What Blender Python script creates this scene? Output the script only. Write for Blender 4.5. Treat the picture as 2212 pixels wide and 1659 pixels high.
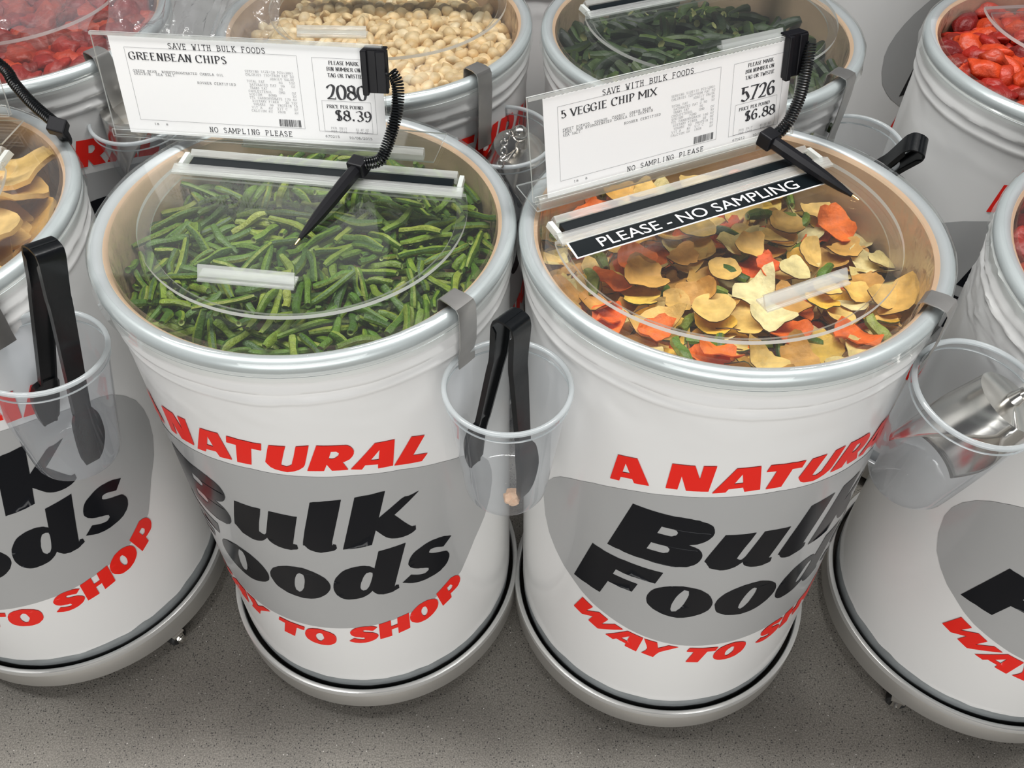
import bpy, bmesh, math, random
from mathutils import Vector, Matrix, Quaternion, noise
from mathutils.geometry import tessellate_polygon

for _o in list(bpy.data.objects):
    bpy.data.objects.remove(_o)
S = bpy.context.scene
COL = S.collection
R = math.radians
PI = math.pi

# ------------------------------------------------------------------ camera, light, exposure
CAM_H = 1.592
PITCH, ROLL, FPX = R(47.68), R(-0.34), 1875.0
cam_d = bpy.data.cameras.new('camera')
cam = bpy.data.objects.new('camera', cam_d)
COL.objects.link(cam)
cam_d.sensor_fit = 'HORIZONTAL'
cam_d.sensor_width = 36.0
cam_d.lens = FPX / 2212.0 * 36.0
cam_d.clip_start = 0.02
_rx = Vector((1, 0, 0)); _up = Vector((0, math.sin(PITCH), math.cos(PITCH))); _bk = Vector((0, -math.cos(PITCH), math.sin(PITCH)))
_m = Matrix((( _rx.x, _up.x, _bk.x), (_rx.y, _up.y, _bk.y), (_rx.z, _up.z, _bk.z))) @ Matrix.Rotation(ROLL, 3, 'Z')
cam.matrix_world = Matrix.Translation((0, 0, CAM_H)) @ _m.to_4x4()
S.camera = cam

S.view_settings.view_transform = 'Standard'
S.view_settings.look = 'None'
S.view_settings.gamma = 1.0
S.view_settings.use_curve_mapping = False
S.view_settings.exposure = 0.0
S.cycles.max_bounces = 9
S.cycles.use_adaptive_sampling = True
S.cycles.adaptive_threshold = 0.03
S.cycles.transparent_max_bounces = 32
S.cycles.use_denoising = True
S.cycles.caustics_reflective = False
S.cycles.caustics_refractive = False

world = bpy.data.worlds.new('store_air')
S.world = world
world.use_nodes = True
world.node_tree.nodes['Background'].inputs['Color'].default_value = (0.86, 0.90, 1.0, 1)
world.node_tree.nodes['Background'].inputs['Strength'].default_value = 0.06


def area(name, loc, size, power, color=(1, 0.99, 0.97), target=None):
    l = bpy.data.lights.new(name, 'AREA')
    l.shape = 'RECTANGLE'; l.size, l.size_y = size
    l.energy = power; l.color = color
    o = bpy.data.objects.new(name, l); COL.objects.link(o)
    o.location = loc
    if target is not None:
        o.rotation_euler = (Vector(target) - Vector(loc)).to_track_quat('-Z', 'Y').to_euler()
    return o


# ceiling strip of the store over the drums, plus added front fill and haze panel
area('ceiling_strip_light', (-0.1, 1.05, 3.7), (4.6, 0.30), 165)
area('aisle_fill_light', (-0.1, -3.2, 1.45), (4.4, 1.5), 138, target=(0, .6, .6))  # added low fill lamp for the drum fronts, standing in for aisle bounce
area('lid_haze_panel', (-1.9, 5.4, 3.7), (2.6, 2.6), 9)  # dim panel added out of view; its reflection makes the milky haze on lids


# ------------------------------------------------------------------ materials
def nodes(name):
    m = bpy.data.materials.new(name); m.use_nodes = True
    nt = m.node_tree; nt.nodes.clear()
    out = nt.nodes.new('ShaderNodeOutputMaterial')
    return m, nt, out


def mat(name, col, rough=0.5, metal=0.0, spec=0.5, coat=0.0, bump=0.0, bscale=60.0, var=0.0, vscale=20.0, sss=0.0, trans=0.0):
    m, nt, out = nodes(name)
    b = nt.nodes.new('ShaderNodeBsdfPrincipled')
    b.inputs['Base Color'].default_value = (*col, 1)
    b.inputs['Roughness'].default_value = rough
    b.inputs['Metallic'].default_value = metal
    b.inputs['Specular IOR Level'].default_value = spec
    b.inputs['Coat Weight'].default_value = coat
    b.inputs['Coat Roughness'].default_value = 0.08
    if sss:
        b.inputs['Subsurface Weight'].default_value = sss
        b.inputs['Subsurface Radius'].default_value = (0.01, 0.008, 0.004)
    tc = nt.nodes.new('ShaderNodeTexCoord')
    if var:
        n = nt.nodes.new('ShaderNodeTexNoise'); n.inputs['Scale'].default_value = vscale; n.inputs['Detail'].default_value = 5
        nt.links.new(tc.outputs['Object'], n.inputs['Vector'])
        mx = nt.nodes.new('ShaderNodeMix'); mx.data_type = 'RGBA'
        mx.inputs['A'].default_value = (*[c * (1 - var) for c in col], 1)
        mx.inputs['B'].default_value = (*[min(1, c * (1 + var)) for c in col], 1)
        nt.links.new(n.outputs['Fac'], mx.inputs['Factor'])
        nt.links.new(mx.outputs['Result'], b.inputs['Base Color'])
    if bump:
        n2 = nt.nodes.new('ShaderNodeTexNoise'); n2.inputs['Scale'].default_value = bscale; n2.inputs['Detail'].default_value = 4
        nt.links.new(tc.outputs['Object'], n2.inputs['Vector'])
        bp = nt.nodes.new('ShaderNodeBump'); bp.inputs['Strength'].default_value = bump; bp.inputs['Distance'].default_value = 0.002
        nt.links.new(n2.outputs['Fac'], bp.inputs['Height'])
        nt.links.new(bp.outputs['Normal'], b.inputs['Normal'])
    nt.links.new(b.outputs[0], out.inputs[0])
    return m


def clear(name, tint=(0.97, 0.99, 0.98), haze=0.04, hazecol=(0.9, 0.93, 0.93), rough=0.03, ior=1.45, bump=0.0, bscale=30.0, aniso=None, gloss=1.0):
    """clear plastic: see-through with Fresnel gloss and a little milky haze"""
    m, nt, out = nodes(name)
    t = nt.nodes.new('ShaderNodeBsdfTransparent'); t.inputs[0].default_value = (*tint, 1)
    d = nt.nodes.new('ShaderNodeBsdfDiffuse'); d.inputs[0].default_value = (*hazecol, 1)
    tl = nt.nodes.new('ShaderNodeBsdfTranslucent'); tl.inputs[0].default_value = (*hazecol, 1)
    dd = nt.nodes.new('ShaderNodeMixShader'); dd.inputs[0].default_value = 0.45
    nt.links.new(d.outputs[0], dd.inputs[1]); nt.links.new(tl.outputs[0], dd.inputs[2])
    g = nt.nodes.new('ShaderNodeBsdfGlossy'); g.inputs['Roughness'].default_value = rough
    g.inputs[0].default_value = (gloss, gloss, gloss, 1)
    f = nt.nodes.new('ShaderNodeFresnel')
    gb = nt.nodes.new('ShaderNodeNewGeometry')      # same reflectance seen from the back of a thin sheet
    e1 = nt.nodes.new('ShaderNodeMath'); e1.operation = 'MULTIPLY_ADD'; e1.inputs[1].default_value = -2; e1.inputs[2].default_value = 1
    e2 = nt.nodes.new('ShaderNodeMath'); e2.operation = 'POWER'; e2.inputs[0].default_value = ior
    nt.links.new(gb.outputs['Backfacing'], e1.inputs[0]); nt.links.new(e1.outputs[0], e2.inputs[1]); nt.links.new(e2.outputs[0], f.inputs[0])
    m1 = nt.nodes.new('ShaderNodeMixShader'); m1.inputs[0].default_value = haze
    nt.links.new(t.outputs[0], m1.inputs[1]); nt.links.new(dd.outputs[0], m1.inputs[2])
    m2 = nt.nodes.new('ShaderNodeMixShader')
    nt.links.new(f.outputs[0], m2.inputs[0]); nt.links.new(m1.outputs[0], m2.inputs[1]); nt.links.new(g.outputs[0], m2.inputs[2])
    if bump:
        tc = nt.nodes.new('ShaderNodeTexCoord')
        n2 = nt.nodes.new('ShaderNodeTexNoise'); n2.inputs['Scale'].default_value = bscale; n2.inputs['Detail'].default_value = 3
        if aniso:
            mp = nt.nodes.new('ShaderNodeMapping'); mp.inputs['Scale'].default_value = aniso
            nt.links.new(tc.outputs['Object'], mp.inputs[0]); nt.links.new(mp.outputs[0], n2.inputs['Vector'])
        else:
            nt.links.new(tc.outputs['Object'], n2.inputs['Vector'])
        bp = nt.nodes.new('ShaderNodeBump'); bp.inputs['Strength'].default_value = bump; bp.inputs['Distance'].default_value = 0.01
        nt.links.new(n2.outputs['Fac'], bp.inputs['Height'])
        nt.links.new(bp.outputs['Normal'], g.inputs['Normal']); nt.links.new(bp.outputs['Normal'], f.inputs['Normal'])
    nt.links.new(m2.outputs[0], out.inputs[0])
    return m


def food(name, stops, rough=0.55, spot=None, bump=0.5, bscale=140.0, coat=0.0, sss=0.0, nscale=60.0):
    """per-piece colour from Random Per Island plus fine mottling"""
    m, nt, out = nodes(name)
    b = nt.nodes.new('ShaderNodeBsdfPrincipled'); b.inputs['Roughness'].default_value = rough
    b.inputs['Coat Weight'].default_value = coat; b.inputs['Coat Roughness'].default_value = 0.2
    if sss:
        b.inputs['Subsurface Weight'].default_value = sss; b.inputs['Subsurface Radius'].default_value = (0.01, 0.007, 0.003)
    gi = nt.nodes.new('ShaderNodeNewGeometry'); oi = nt.nodes.new('ShaderNodeObjectInfo')
    ad = nt.nodes.new('ShaderNodeMath'); ad.operation = 'ADD'
    nt.links.new(gi.outputs['Random Per Island'], ad.inputs[0]); nt.links.new(oi.outputs['Random'], ad.inputs[1])
    fr = nt.nodes.new('ShaderNodeMath'); fr.operation = 'FRACT'; nt.links.new(ad.outputs[0], fr.inputs[0])
    cr = nt.nodes.new('ShaderNodeValToRGB')
    el = cr.color_ramp.elements
    while len(el) > 1: el.remove(el[0])
    el[0].position = stops[0][0]; el[0].color = (*stops[0][1], 1)
    for p, c in stops[1:]:
        e = el.new(p); e.color = (*c, 1)
    nt.links.new(fr.outputs[0], cr.inputs[0])
    n = nt.nodes.new('ShaderNodeTexNoise'); n.inputs['Scale'].default_value = nscale; n.inputs['Detail'].default_value = 5
    nt.links.new(gi.outputs['Position'], n.inputs['Vector'])
    mr = nt.nodes.new('ShaderNodeMapRange'); mr.inputs[1].default_value = 0.3; mr.inputs[2].default_value = 0.7; mr.inputs[3].default_value = 0.72; mr.inputs[4].default_value = 1.22
    nt.links.new(n.outputs['Fac'], mr.inputs[0])
    mu = nt.nodes.new('ShaderNodeMix'); mu.data_type = 'RGBA'; mu.blend_type = 'MULTIPLY'; mu.inputs['Factor'].default_value = 1
    nt.links.new(cr.outputs[0], mu.inputs['A']); nt.links.new(mr.outputs[0], mu.inputs['B'])
    nt.links.new(mu.outputs['Result'], b.inputs['Base Color'])
    n2 = nt.nodes.new('ShaderNodeTexNoise'); n2.inputs['Scale'].default_value = bscale; n2.inputs['Detail'].default_value = 4
    nt.links.new(gi.outputs['Position'], n2.inputs['Vector'])
    bp = nt.nodes.new('ShaderNodeBump'); bp.inputs['Strength'].default_value = bump; bp.inputs['Distance'].default_value = 0.002
    nt.links.new(n2.outputs['Fac'], bp.inputs['Height']); nt.links.new(bp.outputs['Normal'], b.inputs['Normal'])
    nt.links.new(b.outputs[0], out.inputs[0])
    return m


M = {}
M['wrap'] = mat('white_gloss_wrap', (0.80, 0.80, 0.79), 0.28, spec=0.5, coat=0.35, bump=0.25, bscale=7)
M['wrap_crease'] = M['wrap']
M['grey_print'] = mat('grey_print', (0.40, 0.405, 0.405), 0.3, coat=0.35, var=0.05, vscale=6)
M['black_print'] = mat('black_print', (0.004, 0.005, 0.008), 0.22, spec=0.18, coat=0.0)
M['red_print'] = mat('red_print', (0.82, 0.018, 0.010), 0.3, spec=0.3)
M['chime'] = mat('grey_steel_chime', (0.40, 0.43, 0.44), 0.38, 0.5, var=0.25, vscale=25)
M['ring'] = mat('galvanised_ring', (0.58, 0.61, 0.625), 0.36, 0.35, var=0.12, vscale=14)
M['fibre'] = mat('tan_fibre_board', (0.70, 0.48, 0.315), 0.75, var=0.18, vscale=9, bump=0.3, bscale=30)
M['dark'] = mat('dark_inside', (0.03, 0.025, 0.02), 0.9)
M['steel'] = mat('brushed_steel', (0.50, 0.485, 0.455), 0.38, 0.7, var=0.12, vscale=10)
M['steel_bright'] = mat('bright_steel_lip', (0.82, 0.82, 0.80), 0.28, 0.6)
M['clip'] = mat('stainless_strap', (0.44, 0.43, 0.415), 0.38, 0.85, var=0.2, vscale=30)
M['scoop'] = mat('polished_scoop_steel', (0.72, 0.70, 0.66), 0.22, 1.0, bump=0.2, bscale=10)
M['blackplastic'] = mat('black_plastic', (0.006, 0.007, 0.008), 0.26, spec=0.38, bump=0.12, bscale=80)
M['blackmatte'] = mat('black_matte_plastic', (0.006, 0.006, 0.008), 0.45, spec=0.25)
M['rubber'] = mat('black_rubber', (0.012, 0.012, 0.012), 0.6)
M['paper'] = mat('white_paper', (0.90, 0.90, 0.90), 0.7)
M['ink'] = mat('dark_ink', (0.035, 0.035, 0.04), 0.7)
M['ink_fine'] = mat('grey_ink', (0.30, 0.30, 0.31), 0.7)
M['white_print'] = mat('white_print', (0.88, 0.88, 0.88), 0.5)
M['label_black'] = mat('black_label', (0.004, 0.007, 0.009), 0.35, spec=0.2)
M['acrylic'] = clear('clear_acrylic', tint=(0.993, 0.997, 0.995), haze=0.016, rough=0.03, bump=0.12, bscale=3.0)
M['lidfilm'] = clear('clear_lid_film', haze=0.03, rough=0.06, bump=0.3, bscale=9)
M['edge'] = clear('frosted_acrylic_edge', haze=0.88, hazecol=(0.97, 1.0, 0.98), rough=0.2)
M['holeedge'] = clear('thin_acrylic_edge', haze=0.55, hazecol=(0.95, 1.0, 0.97), rough=0.2)
M['frost'] = clear('frosted_extrusion', haze=0.36, hazecol=(0.97, 0.98, 0.97), rough=0.15, bump=0.5, bscale=1.0, aniso=(3, 400, 60))
M['cup'] = clear('clear_cup_plastic', tint=(0.94, 0.955, 0.97), haze=0.10, hazecol=(0.70, 0.74, 0.80), rough=0.05, ior=1.36)
M['cuprim'] = clear('clear_cup_rim', haze=0.60, hazecol=(0.80, 0.84, 0.86), rough=0.10)
M['film'] = clear('plastic_bag_film', haze=0.05, hazecol=(0.85, 0.86, 0.88), rough=0.12, bump=0.8, bscale=22)
M['tip'] = mat('brass_pen_tip', (0.75, 0.55, 0.25), 0.3, 0.9)
M['bean'] = food('green_bean_skin', [(0, (0.026, 0.078, 0.006)), (0.2, (0.072, 0.165, 0.010)), (0.45, (0.125, 0.225, 0.014)), (0.65, (0.200, 0.290, 0.024)), (0.8, (0.285, 0.330, 0.045)), (0.88, (0.088, 0.188, 0.012)), (1, (0.034, 0.092, 0.008))], 0.46, bump=0.8, bscale=330, coat=0.08, nscale=110)
M['beanend'] = mat('pale_cut_end', (0.34, 0.42, 0.13), 0.6)
M['beanend2'] = mat('green_cut_end', (0.10, 0.19, 0.03), 0.6)
M['beanpit'] = mat('bean_core', (0.12, 0.16, 0.04), 0.7)
M['darkbean'] = food('dark_green_skin', [(0, (0.006, 0.014, 0.005)), (0.4, (0.012, 0.030, 0.006)), (0.75, (0.035, 0.070, 0.010)), (0.9, (0.055, 0.090, 0.014)), (1, (0.008, 0.018, 0.006))], 0.5, bump=0.5)
M['darkend'] = mat('pale_olive_end', (0.30, 0.31, 0.12), 0.6)
M['potato'] = food('potato_flesh', [(0, (0.80, 0.50, 0.11)), (0.3, (0.86, 0.60, 0.19)), (0.55, (0.68, 0.38, 0.08)), (0.8, (0.84, 0.56, 0.17)), (1, (0.88, 0.68, 0.28))], 0.6, nscale=55, bump=0.7, bscale=160)
M['sweet'] = food('sweet_potato_flesh', [(0, (0.62, 0.29, 0.055)), (0.4, (0.74, 0.40, 0.09)), (0.7, (0.66, 0.36, 0.08)), (1, (0.50, 0.22, 0.04))], 0.6, nscale=55, bump=0.7, bscale=160)
M['carrot'] = food('carrot_flesh', [(0, (0.86, 0.13, 0.010)), (0.5, (0.92, 0.20, 0.02)), (1, (0.76, 0.09, 0.008))], 0.6, nscale=60, bump=1.0, bscale=160)
M['squash'] = food('squash_flesh', [(0, (0.85, 0.47, 0.04)), (0.5, (0.88, 0.56, 0.08)), (1, (0.82, 0.60, 0.16))], 0.6, nscale=55, bump=1.0, bscale=160)
M['taro'] = food('taro_flesh', [(0, (0.82, 0.68, 0.30)), (0.5, (0.76, 0.60, 0.22)), (1, (0.88, 0.76, 0.40))], 0.6, nscale=55, bump=1.0, bscale=160)
M['skin'] = mat('brown_chip_skin', (0.12, 0.055, 0.02), 0.7, var=0.4, vscale=120)
M['rind'] = mat('green_rind', (0.045, 0.075, 0.02), 0.6)
M['nut'] = food('pale_nut', [(0, (0.70, 0.50, 0.25)), (0.4, (0.80, 0.62, 0.36)), (0.75, (0.62, 0.42, 0.19)), (1, (0.86, 0.72, 0.48))], 0.5, bump=0.3, nscale=50, coat=0.1)
M['redfruit'] = food('red_dried_fruit', [(0, (0.26, 0.008, 0.005)), (0.4, (0.42, 0.018, 0.006)), (0.7, (0.60, 0.060, 0.010)), (1, (0.16, 0.005, 0.005))], 0.5, bump=1.0, coat=0.08, nscale=45)
M['mango'] = food('yellow_dried_fruit', [(0, (0.72, 0.43, 0.11)), (0.5, (0.80, 0.55, 0.20)), (1, (0.62, 0.34, 0.07))], 0.5, bump=0.5, coat=0.1, nscale=25)
M['crumb'] = mat('peach_crumb', (0.80, 0.52, 0.34), 0.8, var=0.2, vscale=200)


def floor_mat():
    m, nt, out = nodes('polished_concrete')
    b = nt.nodes.new('ShaderNodeBsdfPrincipled'); b.inputs['Roughness'].default_value = 0.55
    tc = nt.nodes.new('ShaderNodeTexCoord')

    def noise_(scale, det=4):
        n = nt.nodes.new('ShaderNodeTexNoise'); n.inputs['Scale'].default_value = scale; n.inputs['Detail'].default_value = det
        nt.links.new(tc.outputs['Object'], n.inputs['Vector']); return n

    def vor(scale):
        n = nt.nodes.new('ShaderNodeTexVoronoi'); n.inputs['Scale'].default_value = scale
        nt.links.new(tc.outputs['Object'], n.inputs['Vector']); return n

    def ramp(src, p0, c0, p1, c1):
        r = nt.nodes.new('ShaderNodeValToRGB'); e = r.color_ramp.elements
        e[0].position = p0; e[0].color = (*c0, 1); e[1].position = p1; e[1].color = (*c1, 1)
        nt.links.new(src, r.inputs[0]); return r

    def mixc(f, a, bb, mode='MIX'):
        x = nt.nodes.new('ShaderNodeMix'); x.data_type = 'RGBA'; x.blend_type = mode
        for s, k in ((f, 'Factor'), (a, 'A'), (bb, 'B')):
            if hasattr(s, 'links'): nt.links.new(s, x.inputs[k])
            else: x.inputs[k].default_value = s
        return x.outputs['Result']
    base = ramp(noise_(5).outputs['Fac'], 0.35, (0.205, 0.190, 0.168), 0.68, (0.285, 0.265, 0.235)).outputs[0]
    grain = ramp(noise_(380, 2).outputs['Fac'], 0.34, (0.62, 0.62, 0.61), 0.66, (1.28, 1.28, 1.27)).outputs[0]
    c = mixc(1.0, base, grain, 'MULTIPLY')
    v1 = vor(260)
    rnd = ramp(v1.outputs['Color'], 0.70, (0, 0, 0), 0.74, (1, 1, 1)).outputs[0]
    dist = ramp(v1.outputs['Distance'], 0.28, (1, 1, 1), 0.40, (0, 0, 0)).outputs[0]
    c = mixc(mixc(1.0, rnd, dist, 'MULTIPLY'), c, (0.050, 0.047, 0.045, 1))
    v2 = vor(185)
    rnd2 = ramp(v2.outputs['Color'], 0.84, (0, 0, 0), 0.86, (1, 1, 1)).outputs[0]
    dist2 = ramp(v2.outputs['Distance'], 0.15, (1, 1, 1), 0.22, (0, 0, 0)).outputs[0]
    c = mixc(mixc(1.0, rnd2, dist2, 'MULTIPLY'), c, (0.75, 0.72, 0.68, 1))
    nt.links.new(c, b.inputs['Base Color'])
    nt.links.new(b.outputs[0], out.inputs[0])
    return m


M['floor'] = floor_mat()


# ------------------------------------------------------------------ builders
class MB:
    def __init__(self):
        self.v, self.f, self.m = [], [], []

    def add(self, vs, fs, mi=0):
        o = len(self.v)
        self.v += [tuple(p) for p in vs]
        self.f += [tuple(i + o for i in f) for f in fs]
        self.m += [mi] * len(fs)

    def box(self, c, s, mtx=None, mi=0):
        x, y, z = s[0] / 2, s[1] / 2, s[2] / 2
        vs = [Vector((a * x, b * y, d * z)) for a in (-1, 1) for b in (-1, 1) for d in (-1, 1)]
        if mtx is not None: vs = [mtx @ p for p in vs]
        vs = [p + Vector(c) for p in vs]
        self.add(vs, [(0, 1, 3, 2), (4, 6, 7, 5), (0, 4, 5, 1), (2, 3, 7, 6), (0, 2, 6, 4), (1, 5, 7, 3)], mi)

    def lathe(self, prof, n=96, closed=False, c=(0, 0, 0), mi=0, fn=None):
        k = len(prof); vs = []
        for i in range(n):
            a = i * 2 * PI / n
            for j, (r, z) in enumerate(prof):
                if fn: r, z = fn(a, j, r, z)
                vs.append((c[0] + r * math.sin(a), c[1] - r * math.cos(a), c[2] + z))
        fs = []
        for i in range(n):
            i2 = (i + 1) % n
            for j in range(k if closed else k - 1):
                j2 = (j + 1) % k
                fs.append((i * k + j, i2 * k + j, i2 * k + j2, i * k + j2))
        self.add(vs, fs, mi)

    def tube(self, pts, r, n=8, caps=True, mi=0, flat=None):
        pts = [Vector(p) for p in pts]; k = len(pts); vs = []
        rs = r if isinstance(r, (list, tuple)) else [r] * k
        t0 = (pts[1] - pts[0]).normalized()
        u = t0.orthogonal().normalized()
        for i, p in enumerate(pts):
            t = (pts[min(i + 1, k - 1)] - pts[max(i - 1, 0)]).normalized()
            u = (u - t * u.dot(t)).normalized(); w = t.cross(u)
            for j in range(n):
                a = j * 2 * PI / n
                vs.append(p + (u * math.cos(a) + w * math.sin(a)) * rs[i])
        fs = [(i * n + j, i * n + (j + 1) % n, (i + 1) * n + (j + 1) % n, (i + 1) * n + j) for i in range(k - 1) for j in range(n)]
        if caps: fs += [tuple(range(n - 1, -1, -1)), tuple(range((k - 1) * n, k * n))]
        self.add(vs, fs, mi)

    def prism(self, loops, z0, z1, mi=0, mside=0, mhole=None, mtx=None):
        """loops: outer + holes, 2D; solid between z0 and z1"""
        L = [[Vector((p[0], p[1], 0)) for p in l] for l in loops]
        tris = tessellate_polygon(L)
        flat = [p for l in L for p in l]; n = len(flat)
        vs = [Vector((p.x, p.y, z0)) for p in flat] + [Vector((p.x, p.y, z1)) for p in flat]
        if mtx is not None: vs = [mtx @ p for p in vs]
        up, dn = [], []
        for a, b, c in tris:
            cr = (flat[b] - flat[a]).cross(flat[c] - flat[a]).z
            if cr < 0: a, b, c = c, b, a
            up.append((a + n, b + n, c + n)); dn.append((c, b, a))
        o = len(self.v)
        self.v += [tuple(p) for p in vs]
        for f in up + dn:
            self.f.append(tuple(i + o for i in f)); self.m.append(mi)
        s = 0
        for li, l in enumerate(L):
            k = len(l)
            for i in range(k):
                j = (i + 1) % k
                self.f.append((o + s + i, o + s + j, o + s + j + n, o + s + i + n))
                self.m.append(mside if (li == 0 or mhole is None) else mhole)
            s += k

    def extrude_profile(self, prof, x0, x1, mi=0):
        """closed 2D profile (y,z) extruded along x"""
        n = len(prof)
        vs = [(x0, y, z) for y, z in prof] + [(x1, y, z) for y, z in prof]
        fs = [(i, (i + 1) % n, (i + 1) % n + n, i + n) for i in range(n)]
        fs += [tuple(range(n - 1, -1, -1)), tuple(range(n, 2 * n))]
        self.add(vs, fs, mi)

    def mesh(self, name, mats, smooth=True, fix=True):
        me = bpy.data.meshes.new(name)
        me.from_pydata(self.v, [], self.f)
        for x in (mats if isinstance(mats, (list, tuple)) else [mats]): me.materials.append(x)
        me.polygons.foreach_set('material_index', self.m)
        if smooth: me.polygons.foreach_set('use_smooth', [True] * len(self.f))
        if fix:
            bm = bmesh.new(); bm.from_mesh(me); bmesh.ops.recalc_face_normals(bm, faces=bm.faces); bm.to_mesh(me); bm.free()
        if smooth:
            try: me.set_sharp_from_angle(angle=R(40))
            except Exception: pass
        me.update()
        return me

    def build(self, name, mats, parent=None, smooth=True, fix=True):
        o = bpy.data.objects.new(name, self.mesh(name, mats, smooth, fix))
        COL.objects.link(o)
        if parent is not None: o.parent = parent
        return o


def tag(o, label=None, cat=None, group=None, kind=None):
    if label: o['label'] = label
    if cat: o['category'] = cat
    if group: o['group'] = group
    if kind: o['kind'] = kind
    return o


def thing(name, label, cat, mtx=None, group=None):
    o = bpy.data.objects.new(name, None); o.empty_display_size = 0.05
    COL.objects.link(o)
    if mtx is not None: o.matrix_world = mtx
    return tag(o, label, cat, group)


def new_obj(name, me, parent=None, mtx=None):
    o = bpy.data.objects.new(name, me); COL.objects.link(o)
    if parent is not None: o.parent = parent
    if mtx is not None: o.matrix_world = mtx
    return o


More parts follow.
